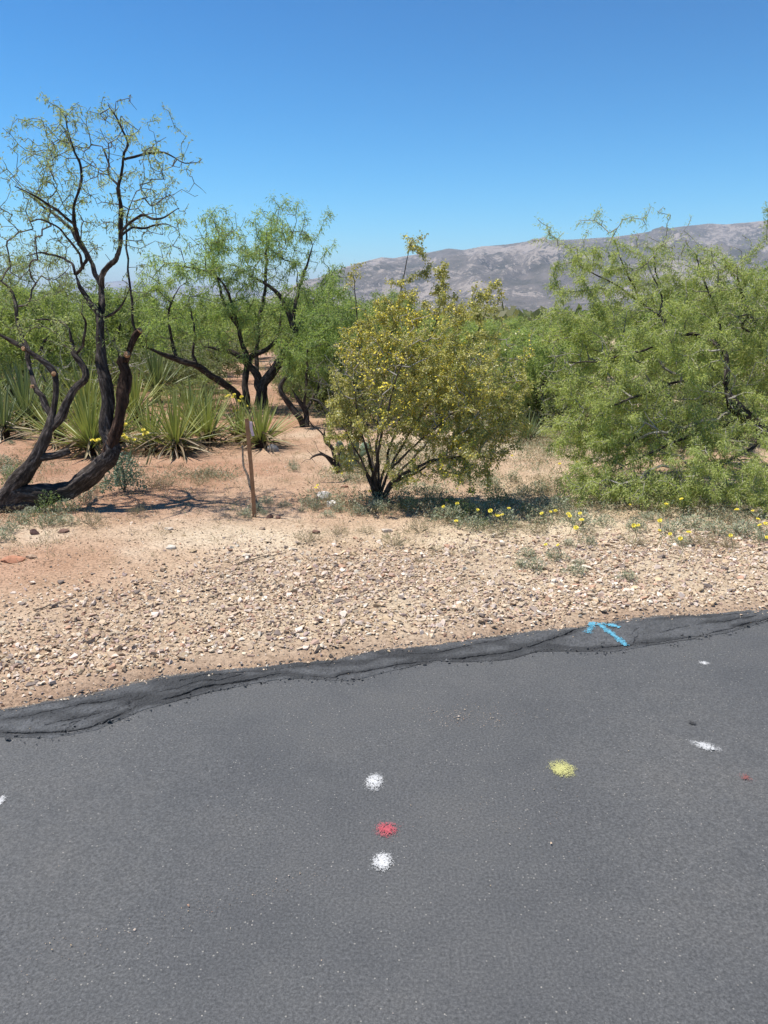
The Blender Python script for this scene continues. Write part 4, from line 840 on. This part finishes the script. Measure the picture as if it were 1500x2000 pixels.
# ================================================================== SMALL PLANTS
def plant_mesh(kind, seed, r0=0.16, h=0.14, n=420, cols=None, L=0.03, Wd=0.009):
    r = np.random.default_rng(seed); a = r.uniform(0, 2*math.pi, n); q = r0*np.sqrt(r.uniform(0, 1, n))*(0.75+0.35*np.sin(a*3+seed)); z = h*(1-(q/r0/1.2)**2).clip(0.05)*r.uniform(0.15, 1, n)
    P = np.stack([q*np.cos(a), q*np.sin(a), z], -1); D = np.stack([np.cos(a)*0.6, np.sin(a)*0.6, np.full(n, 0.6)], -1)+r.normal(0, .45, (n, 3))
    C = cols[r.integers(0, len(cols), n)]*r.uniform(0.75, 1.2, (n, 1))
    V, F, Cc = diamonds(P, D, L*r.uniform(.6, 1.3, n), Wd*r.uniform(.7, 1.3, n), C, 0.1)
    # thin stems
    m = 22; a2 = r.uniform(0, 6.28, m); tx = np.stack([np.cos(a2)*r0*.8, np.sin(a2)*r0*.8, np.full(m, h*.8)], -1)*r.uniform(.5, 1, (m, 1)); sV, sF, sC = diamonds(np.zeros((m, 3)), tx, np.linalg.norm(tx, axis=1), np.full(m, .006), np.tile([[.2, .17, .12]], (m, 1)), 0)
    return mesh_np('foliage', np.vstack([V, sV]), np.vstack([F, sF+len(V)]), np.vstack([Cc, sC]))
GREY = np.array([(0.32,0.35,0.23),(0.38,0.4,0.28),(0.26,0.29,0.18),(0.42,0.42,0.31)]); GREYG = np.array([(0.14,0.2,0.1),(0.19,0.25,0.13),(0.24,0.29,0.17)])
DRYC = np.array([(0.36,0.29,0.18),(0.44,0.36,0.23),(0.28,0.22,0.14),(0.3,0.3,0.18)])
pv = [plant_mesh('g', s, cols=GREY) for s in (1, 2, 3)]; pg = [plant_mesh('gg', s, cols=GREYG, h=.2, r0=.18, n=520) for s in (4, 5)]; pd_ = [plant_mesh('d', s, cols=DRYC, h=.12, r0=.2, n=380, L=.045, Wd=.004) for s in (6, 7)]
def plants(meshes, spots, name, label, cat, group, smin, smax, m='grey_leaf'):
    for (px, py) in spots:
        g = G(px, py); g[2] = float(ground_z(g[0], g[1])); o = obj(name, meshes[random.randrange(len(meshes))], m, label=label, cat=cat, group=group, loc=g)
        s = random.uniform(smin, smax); o.scale = (s, s, s*random.uniform(.8, 1.3)); o.rotation_euler.z = random.uniform(0, 6.28)
plants(pv, [(1030,1085),(1045,1112),(1018,1105),(1085,1090),(1130,1098),(1110,1062),(1225,1132),(1125,1118)], 'desert_marigold', 'small pale grey-leaved plant growing in the gravel above the blue arrow', 'plant', 'pale plants in the gravel above the arrow', .3, .6)
plants(pv, [(745,985),(735,1000),(790,985),(850,955),(815,960),(870,985),(900,1000),(930,1010),(960,1000),(1000,985),(1040,1000),(880,1020),(920,1035),(850,1010),(985,1020),(1020,965),(1050,960),(960,950),(910,940),(1000,940)], 'desert_marigold', 'grey-green low plant on the ground under the creosote', 'plant', 'low plants under the creosote', .45, .95)
plants(pg, [(800,1000),(840,985),(905,1015),(945,1030),(880,1000),(970,985),(1025,1005)], 'low_shrub', 'darker green low plant in the creosote shade', 'plant', 'darker plants in the creosote shade', .4, .75, 'leaf')
plants(pv, [(1060,985),(1090,1000),(1130,1025),(1180,1020),(1240,1030),(1310,1035),(1350,1025),(1400,1040),(1450,1045),(1490,1055),(1330,1060),(1270,1010),(1480,1030),(1150,1060)], 'desert_marigold', 'grey-green low plant along the foot of the right-hand mesquite', 'plant', 'low plants below the right-hand mesquite', .4, .9)
plants(pv, [(500,1000),(515,1006),(520,985),(480,1012),(555,990),(600,985),(615,995),(590,1000),(575,920),(572,912),(640,1010),(660,1000),(690,985),(700,1005),(710,975)], 'desert_marigold', 'small pale plant on the dirt around the stake and whitish rocks', 'plant', 'small plants between stake and creosote', .25, .55)
plants(pv+pg[:1], [(10,1000),(40,1025),(60,1010),(95,1030),(20,1045),(0,1060),(130,1005),(100,1005),(15,930),(30,945),(5,910),(20,865),(45,850),(165,985),(130,1030),(180,960)], 'desert_marigold', 'grey-green low plant around the foot of the leaning mesquite', 'plant', 'low plants at the leaning mesquite', .45, .95)
plants(pd_, [(180,1035),(270,1005),(265,1012),(395,930),(390,948),(640,980),(600,1060),(660,1045),(715,1040),(700,1000),(770,1065),(850,1075),(760,1005),(820,1040),(1010,1030),(1050,1040),(1150,1040),(1240,1060),(1370,1060),(1420,1065),(1080,960),(1060,940),(970,1045),(330,950),(300,955)], 'dry_tuft', 'thin straw-coloured dry tuft on the bare dirt', 'grass tuft', 'dry tufts on the dirt', .35, .8, 'straw')
plants(pd_, [(845,1085),(880,1082),(905,1080),(925,1078),(755,1048),(690,1082),(820,1095)], 'dry_tuft', 'tiny straw-coloured tuft in the gravel below the creosote', 'grass tuft', 'tiny tufts in the gravel', .15, .28, 'straw')
# grey-green brittlebush in front of the first yuccas
bb = plant_mesh('b', 21, .2, .38, 1500, np.array([(0.16,0.23,0.14),(0.2,0.28,0.18),(0.26,0.33,0.24)]), .03, .013)
g = G(243, 962); o = thing('brittlebush', 'grey-green leafy bush in front of the yuccas by the trunk bend', 'bush', (g[0], g[1], 0)); obj('foliage', bb, 'grey_leaf', o, kind='stuff')
V, F, _ = tube([(0, 0, -.02), (.01, 0, .1), (0, .01, .25)], [.012, .01, .005], 6); V, F = capped(V, F, 3, 6); obj('stem', mesh_np('stem', V, F), 'dry_wood', o)

# yellow wildflowers: stem and head each
fm = bpy.data.meshes.new('flower_head'); bm = bmesh.new()
for ringn, rr, zz in ((9, .024, .006), (7, .015, .011)):
    for k in range(ringn):
        a = k*2*math.pi/ringn+ringn; c, s = math.cos(a), math.sin(a); w = 0.007
        bm.faces.new([bm.verts.new(p) for p in ((c*.003-s*.002, s*.003+c*.002, .003), (c*rr*.7-s*w, s*rr*.7+c*w, zz), (c*rr, s*rr, zz+.001), (c*rr*.7+s*w, s*rr*.7-c*w, zz))])
bm.to_mesh(fm); bm.free()
V, F, _ = tube([(0, 0, -1), (.03, .01, -.5), (0, 0, 0)], [.0025, .002, .0018], 4); V, F = capped(V, F, 3, 4); fs = mesh_np('stem', V, F)
plain('stem_green', (0.12, 0.15, 0.07), (0.2, 0.22, 0.1), 40)
def wildflowers(spots, Ypx, label, group, hz=(0.05, 0.16), sc=1.0):
    for (px, py) in spots:
        h = random.uniform(*hz); g = G(px, py, h); gz = float(ground_z(g[0], g[1])); t = thing('wildflower', label, 'flower', (g[0], g[1], gz), group)
        s = obj('stem', fs, 'stem_green', t); s.location = (0, 0, h-gz); s.scale = (1, 1, h-gz+.01)
        o = obj('flower_head', fm, 'petal', t); o.location = (0, 0, h-gz); o.scale = (sc*random.uniform(.55, .85),)*3; o.rotation_euler = (random.uniform(.1, .9), random.uniform(-.6, .3), random.uniform(-.5, .5))
wildflowers([(1058,1003),(1075,1000),(1085,998),(1110,1004),(1113,1008),(1133,1003),(1136,1016),(1125,1031),(1093,906),(1127,902),(1238,1027),(1247,1026),(1288,1018),(1290,1016),(1288,1036),(1301,985),(1317,971),(1331,975),(1334,972),(1230,986),(1309,1043),(1345,1040),(1329,1052),(1437,996),(1440,995),(1470,998),(1480,1014),(1484,1026),(1495,1023),(1427,1046),(1498,1050)], 0, 'yellow wildflower along the foot of the right-hand mesquite', 'yellow flowers below the right-hand mesquite')
wildflowers([(872,978),(866,990),(875,985),(868,992),(893,984),(933,996),(958,998),(960,1007),(970,1007),(973,1008),(981,1006),(891,1018),(994,993),(722,960),(735,963),(774,900)], 0, 'yellow wildflower in the low plants under the creosote', 'yellow flowers under the creosote')
wildflowers([(1066,1064),(1090,1065),(1000,890)], 0, 'lone yellow wildflower in the gravel right of the creosote', 'single yellow flowers in the gravel', (.05, .1))
wildflowers([(620,948),(617,953),(668,925)], 0, 'yellow wildflower beside the whitish rocks', 'yellow flowers by the whitish rocks')
def far_flowers(spots, Y, label, group):
    for (px, py) in spots:
        p = W(px, py, Y); t = thing('wildflower', label, 'flower', (p[0], p[1], 0), group); s = obj('stem', fs, 'stem_green', t); s.location = (0, 0, p[2]); s.scale = (2, 2, p[2]+.01)
        o = obj('flower_head', fm, 'petal', t); o.location = (0, 0, p[2]); o.scale = (1.05,)*3; o.rotation_euler = (random.uniform(.3, 1), random.uniform(-.5, .5), 0)
far_flowers([(180,860),(186,861),(192,859),(241,850),(246,855),(252,858),(243,830),(245,829),(280,840),(282,848),(287,846),(262,860)], 8.3, 'bright yellow flower among the yuccas beside the trunk', 'yellow flowers at the yuccas')
far_flowers([(440+random.uniform(0, 42), 770+random.uniform(0, 35)) for k in range(18)], 10.8, 'yellow flower in the bright patch behind the yuccas', 'yellow patch behind the yuccas')

# ---- dry litter and ground cover nobody could count
n = 9000; P = np.stack([rng.uniform(-5, 6, n), rng.uniform(4.2, 14, n)], -1)
w = np.clip(0.25+0.9*n2(P[:, 0], P[:, 1], 0.9, 3, 31.0)+0.25*sstep(0, 2, P[:, 0])*sstep(5, 6, P[:, 1]), 0, 1)*sstep(0.2, 1.2, P[:, 1]-y_grav(P[:, 0])); P = P[rng.uniform(0, 1, n) < w]
base = np.repeat(P, 9, 0)+rng.normal(0, .022, (len(P)*9, 2)); m = len(base); Pz = np.concatenate([base, ground_z(base[:, 0], base[:, 1])[:, None]], 1)
D = rng.normal(0, .55, (m, 3)); D[:, 2] = np.abs(D[:, 2])+.35; C = DRYC[rng.integers(0, 4, m)]*rng.uniform(.7, 1.2, (m, 1))
V, F, Cc = diamonds(Pz, D, rng.uniform(.02, .085, m), np.full(m, .0035), C, .1)
obj('dry_grass', mesh_np('dry_grass', V, F, Cc), 'straw', kind='stuff', label='thin dry grass stubble over the bare dirt', cat='grass')
n = 30000; P = np.stack([rng.uniform(-5, 6, n), rng.uniform(3.0, 10, n)], -1); P = P[(P[:, 1]-y_out0(P[:, 0]) > .05)]; P = P[rng.uniform(0, 1, len(P)) < np.clip(.4+.8*n2(P[:, 0], P[:, 1], 1.3, 3, 41.), .05, 1)*sstep(0.1, 1.6, P[:, 1]-y_grav(P[:, 0])+0.9)]
m = len(P); Pz = np.concatenate([P, (ground_z(P[:, 0], P[:, 1])+.007)[:, None]], 1); D = rng.normal(0, 1, (m, 3)); D[:, 2] *= .12
V, F, Cc = diamonds(Pz, D, rng.uniform(.01, .06, m), rng.uniform(.002, .005, m), np.array([(0.2,0.15,0.1),(0.3,0.24,0.17),(0.12,0.085,0.06)])[rng.integers(0, 3, m)], 0)
obj('leaf_litter', mesh_np('leaf_litter', V, F, Cc), 'straw', kind='stuff', label='brown twig and leaf litter on the dirt', cat='litter')

# ================================================================== BACKGROUND TREES AND SCRUB
def gen_variant(seed, h, rw, nat, nleaf, L, Wd, cols, low=0.15, style='round'):
    sk = Skel(); st_ = random.Random(seed); limbs = []
    for k in range(4):
        a = k*1.57+st_.uniform(-.5, .5); P = [(0, 0, -.05), (0.12*math.cos(a), .12*math.sin(a), h*.2), (rw*.35*math.cos(a), rw*.35*math.sin(a), h*.42), (rw*.5*math.cos(a+.3), rw*.5*math.sin(a+.3), h*.68)]
        limbs.append((P, [h*.028, h*.022, h*.015, h*.008]))
    A = []
    while len(A) < nat:
        v = rng.normal(0, 1, 3); v /= np.linalg.norm(v); u = rng.uniform(0, 1)**.4; p = v*u
        lump = 1+0.28*float(fbm(np.array([v*1.7+seed])[0][None], 2)[0])
        A.append((p[0]*rw*lump, p[1]*rw*lump, h*(low+(1-low)*.5)+p[2]*h*(1-low)*.5*lump))
    meshes = []
    for P, Rr in limbs:
        me, Q, r = limb_mesh('limb', P, Rr, 7, .12, step=.12); meshes.append(me); sk.path(Q, r, sk.nearest(Q[0]) if len(sk.p) else -1, True)
    grow(sk, A, .2, .15, .25, .12 if style == 'round' else .45); r, _ = radii(sk, .004)
    return meshes, twig_mesh('twigs', sk, r, 3), foliage('foliage', sk, r, nleaf, 4, L, Wd, cols, rmax=.012, spread=.8, droop=.2 if style == 'round' else -.2, jit=.04)
gA = 1.3*np.array([(0.205,0.25,0.095),(0.24,0.285,0.115),(0.175,0.22,0.085)]); gB_ = np.array([(0.27,0.3,0.13),(0.31,0.34,0.15),(0.22,0.26,0.11)]); gC = np.array([(0.2,0.225,0.12),(0.24,0.265,0.14),(0.17,0.19,0.1)])
VAR = {'mesq': gen_variant(1, 2.2, 1.5, 330, 5200, .075, .02, gA, .04), 'mesq2': gen_variant(2, 2.2, 1.3, 300, 4400, .075, .02, gA*1.1, .1), 'pale': gen_variant(3, 2.8, 1.3, 300, 2600, .08, .014, gB_, .3, 'up'), 'shrub': gen_variant(4, 1.2, .9, 170, 2600, .06, .018, gC, .02), 'shrub2': gen_variant(5, 1.2, 1.0, 170, 2200, .06, .018, gB_*.85, .02)}
VAR['bare'] = gen_variant(9, 1.2, .95, 260, 500, .05, .012, gB_*.9, .02)
def place(v, px, Y, h, wd, label, cat='tree', group=None, rot=None):
    ms, tw_, fo = VAR[v]; p = W(px, 700, Y); z = float(ground_z(p[0], Y)); t = thing('shrub' if 'shrub' in v or v == 'bare' else 'mesquite_tree' if 'mesq' in v else 'palo_verde_tree', label, cat, (p[0], Y, z), group)
    h0, w0 = {'mesq': (2.2, 1.5), 'mesq2': (2.2, 1.3), 'pale': (2.8, 1.3), 'shrub': (1.2, .9), 'shrub2': (1.2, 1.0), 'bare': (1.2, .95)}[v]
    t.scale = (wd/2/w0, wd/2/w0, (h-z)/h0); t.rotation_euler.z = rot if rot is not None else random.uniform(0, 6.28)
    for me in ms: obj('limb', me, 'bark', t)
    obj('twigs', tw_, 'twig_grey' if v == 'bare' else 'twig_bark', t, kind='stuff'); obj('foliage', fo, 'leaf', t, kind='stuff')
place('pale', 55, 16, 2.95, 2.6, 'feathery pale palo verde rising behind the scrub at far left')
place('mesq', 20, 13.5, 2.05, 3.0, 'rounded green bush at the left edge behind the yuccas', 'bush')
place('mesq2', 120, 15, 2.0, 2.6, 'green bush behind the forked left trunk', 'bush')
place('mesq', 180, 18, 2.3, 3.2, 'green tree seen through the gap between the left trunks')
place('mesq2', 245, 20, 2.15, 3.0, 'green tree behind the sawn-off trunk, below the faint mountain')
place('mesq', 330, 22, 2.3, 4.0, 'green tree seen left of the leafy mesquite crown')
place('mesq2', -60, 17, 2.6, 3.4, 'tall green tree half cut by the left picture edge')
place('mesq', 640, 19, 2.15, 3.2, 'round green tree between the leafy mesquite and the creosote')
place('mesq2', 700, 15.5, 1.85, 2.2, 'green bush directly behind the left side of the creosote', 'bush')
place('mesq', 745, 24, 2.25, 3.4, 'green tree peeking above the creosote on its left')
place('mesq2', 560, 27, 2.2, 4.2, 'distant green tree behind the leafy mesquite trunks')
place('mesq', 470, 34, 2.3, 5.0, 'distant green tree beyond the bare orange slope')
place('mesq2', 1050, 16, 1.35, 2.6, 'low green bush between the creosote and the right-hand mesquite', 'bush')
place('mesq', 1000, 21, 1.5, 3.4, 'green bush behind the right side of the creosote', 'bush')
place('mesq2', 900, 25, 1.45, 4.0, 'green bush behind the middle of the creosote', 'bush')
place('mesq', 1460, 13, 2.35, 3.2, 'green tree behind the right-hand mesquite at the picture edge')
place('mesq2', 1360, 16, 2.1, 3.4, 'green tree behind the crown of the right-hand mesquite')
place('mesq', 1180, 19, 1.7, 3.6, 'green tree behind the left part of the right-hand mesquite')
place('shrub2', 375, 13.5, .55, 1.6, 'low dusty green shrub on the dirt behind the skirted yucca', 'shrub')
place('shrub', 590, 15, .7, 1.3, 'low shrub behind the thin half-bare mesquite', 'shrub')
place('shrub2', 690, 12.5, .7, 1.2, 'low grey-green shrub showing left of the creosote stems', 'shrub')
place('shrub', 1090, 12, .9, 1.6, 'low shrub beside the small dark yucca', 'shrub')
place('shrub2', 1010, 12.5, .85, 1.3, 'dusty shrub behind the mostly dead yucca', 'shrub')
place('shrub2', 120, 12.5, .75, 1.4, 'dusty shrub behind the pale yucca', 'shrub')
place('bare', 620, 13.5, 1.1, 1.5, 'grey bare-twigged brush between the thin mesquite and the creosote', 'shrub')
place('bare', 680, 11.0, 1.2, 1.3, 'tangled grey brush right behind the left edge of the creosote', 'shrub')
place('bare', 560, 16.5, .9, 1.6, 'grey brush behind the thin half-bare mesquite', 'shrub')
place('bare', 200, 14.5, 1.35, 2.0, 'dark grey brush seen between the left trunks above the yuccas', 'shrub')
place('bare', 960, 11.5, 1.2, 1.5, 'grey brush behind the right half of the creosote', 'shrub')
place('bare', 1060, 10.8, .95, 1.3, 'grey bare brush left of the right-hand mesquite', 'shrub')
place('bare', 1180, 9.6, .8, 1.5, 'grey dead brush under the right-hand mesquite', 'shrub')
place('shrub2', 800, 11.5, 1.2, 1.8, 'dusty green shrub right behind the creosote stems', 'shrub')
place('shrub2', 1130, 11.0, .8, 1.4, 'dusty shrub half hidden by the right-hand mesquite', 'shrub')
place('shrub', 330, 17, 1.0, 2.2, 'low green shrub behind the long leaning mesquite limb', 'shrub')
place('mesq', 90, 21, 2.1, 3.4, 'green tree at left, behind the bushes and below the palo verde')
place('mesq2', 820, 17, 1.5, 3.0, 'green bush behind the centre of the creosote, nearest one', 'bush')
place('mesq2', 1045, 11.0, 1.3, 1.7, 'soft green bush filling the gap between creosote and right-hand mesquite', 'bush')
place('shrub2', 960, 12.6, 1.25, 2.0, 'dusty green shrub showing past the right side of the creosote', 'shrub')
place('shrub', 870, 12.0, 1.1, 1.8, 'green shrub seen through the creosote, right of its stems', 'shrub')
place('bare', 905, 9.8, .7, 1.2, 'low bare grey brush just behind the creosote', 'shrub')
place('shrub2', 1250, 9.4, .95, 1.6, 'dusty shrub seen under the left limbs of the right-hand mesquite', 'shrub')
place('shrub', 1350, 9.7, 1.1, 1.8, 'green shrub seen under the middle of the right-hand mesquite', 'shrub')
place('shrub2', 1450, 10.2, 1.2, 1.8, 'dusty shrub behind the trunk of the right-hand mesquite', 'shrub')
place('mesq2', 625, 12.8, 1.35, 1.5, 'small green bush between the thin mesquite and the creosote', 'bush')
place('bare', 130, 11.9, 1.2, 1.6, 'grey twiggy brush behind the forked left trunk', 'shrub')
place('shrub', 400, 19, 1.2, 2.4, 'green shrub beyond the tall upright yucca', 'shrub')
k = 0
while k < 46:
    Y = random.uniform(22, 75); px = random.uniform(-150, 1650)
    if 380 < px < 540 and Y < 40: continue
    place(random.choice(['shrub', 'shrub2', 'mesq', 'mesq2']), px, Y, random.uniform(.9, 1.75), random.uniform(1.6, 3.4), 'desert shrub in the scrub on the plain behind the trees', 'shrub', 'shrubs scattered over the plain'); k += 1
# far scrub as one mass
n = 5200; Yf = 70*np.exp(rng.uniform(0, 1, n)**.8*math.log(2600/70)); Xf = rng.uniform(-.75, .75, n)*Yf; hgt = rng.uniform(.8, 2.4, n)*(1+Yf/1500); per = 18
ctr = np.stack([Xf, Yf, ground_z(Xf, Yf)], -1); v = rng.normal(0, 1, (n, per, 3)); v /= np.linalg.norm(v, axis=2)[..., None]; v *= rng.uniform(0.4, 1, (n, per, 1))
Pp = ctr[:, None]+v*np.stack([hgt*.85, hgt*.85, hgt*.5], -1)[:, None]+np.stack([hgt*0, hgt*0, hgt*.48], -1)[:, None]; Pp = Pp.reshape(-1, 3); m = len(Pp); hh = np.repeat(hgt, per)
C = np.repeat(np.array([(0.15,0.18,0.08),(0.18,0.2,0.09),(0.13,0.16,0.075),(0.2,0.2,0.11)])[rng.integers(0, 4, n)], per, 0)*rng.uniform(.75, 1.2, (m, 1))
V, F, Cc = diamonds(Pp, rng.normal(0, 1, (m, 3)), hh*rng.uniform(.4, .8, m), hh*rng.uniform(.24, .42, m), C, 0)
obj('desert_scrub', mesh_np('desert_scrub', V, F, Cc), 'leaf', kind='stuff', label='distant green desert scrub stretching to the mountain foot', cat='scrub')

# ---- low grey-green and straw ground cover round the shrubs
def cover(n, x0, x1, y0, y1, dens, cols, name, label, hmax, seed):
    P = np.stack([rng.uniform(x0, x1, n), np.sqrt(rng.uniform(y0*y0, y1*y1, n))], -1); P = P[rng.uniform(0, 1, n) < dens(P[:, 0], P[:, 1])]
    k = 14; B = np.repeat(P, k, 0)+rng.normal(0, .035, (len(P)*k, 2)); m = len(B); h = rng.uniform(0, 1, m)**1.3*hmax*np.repeat(rng.uniform(.4, 1, len(P)), k)
    Q = np.concatenate([B, (ground_z(B[:, 0], B[:, 1])+h)[:, None]], 1); D = rng.normal(0, .6, (m, 3)); D[:, 2] = np.abs(D[:, 2])+.2
    C = np.repeat(cols[rng.integers(0, len(cols), len(P))], k, 0)*rng.uniform(.7, 1.2, (m, 1))
    V, F, Cc = diamonds(Q, D, rng.uniform(.018, .045, m), rng.uniform(.004, .009, m), C, .1)
    obj(name, mesh_np(name, V, F, Cc), 'grey_leaf', kind='stuff', label=label, cat='ground cover')
def blob(x, y, spots):
    w = 0
    for (px, py, rx, ry) in spots:
        c = G(px, py); w = np.maximum(w, 1-sstep(.5, 1.1, np.hypot((x-c[0])/rx, (y-c[1])/ry)))
    return w
spR = [(880,985,.95,.75),(1010,960,.7,.9),(1150,1000,.8,.45),(1330,1010,1.0,.4),(1460,1030,.7,.4),(740,990,.45,.45),(650,985,.35,.35),(1050,900,.8,1.0),(990,1020,.5,.35),(950,900,1.1,1.3),(1060,850,1.2,1.6),(820,900,.9,1.2),(1200,960,1.2,.8),(690,930,.4,.5)]
spL = [(30,1020,.7,.4),(0,920,.7,.7),(260,940,.5,.45),(120,1000,.6,.25),(390,930,.5,.4),(480,1005,.25,.15)]
cover(30000, -1, 4.6, 4.8, 11, lambda x, y: blob(x, y, spR)*np.clip(.45+.9*n2(x, y, 2.2, 3, 5.), 0, 1), np.vstack([GREY, GREYG[1:], DRYC*.9, DRYC*1.1, DRYC[:2]]), 'ground_cover', 'mixed grey-green and straw ground cover under creosote and right-hand mesquite', .15, 1)
cover(6500, -4.2, -.5, 4.8, 9, lambda x, y: blob(x, y, spL)*np.clip(.35+.9*n2(x, y, 2.2, 3, 5.), 0, 1), np.vstack([GREY*.9, GREYG, DRYC*.8, DRYC]), 'ground_cover', 'mixed grey-green and straw ground cover near the leaning mesquite', .11, 2)
cover(10500, -9, 10, 8.5, 26, lambda x, y: (np.abs(x) < .55*y)*np.clip(.45+1.1*n2(x, y, .5, 3, 15.)+.45*sstep(-1.5, .5, x), 0, 1)*(1-.85*blob(x, y, [(455,730,2.2,9)])), np.vstack([GREY*.9, GREYG*1.1, DRYC, DRYC*.8]), 'ground_cover', 'patchy grey-green ground cover between the yuccas and the far trees', .22, 3)

# ---- the air between here and the mountains
hm, hnt, hb = mat('haze'); hnt.nodes.remove(hb); pvn = hnt.nodes.new('ShaderNodeVolumePrincipled')
pvn.inputs['Color'].default_value = (0.66, 0.8, 1.0, 1); pvn.inputs['Density'].default_value = 8e-5; pvn.inputs['Anisotropy'].default_value = 0.0
hnt.links.new(pvn.outputs[0], hnt.nodes['Material Output'].inputs['Volume'])
bx = np.array([(x, y, z) for x in (-26000, 26000) for y in (-3000, 26000) for z in (-60, 1050)], float)
obj('haze', mesh_np('haze', bx, np.array([(0,1,3,2),(4,6,7,5),(0,4,5,1),(2,3,7,6),(0,2,6,4),(1,5,7,3)])), hm, kind='stuff', label='thin pale haze over the desert plain', cat='haze')
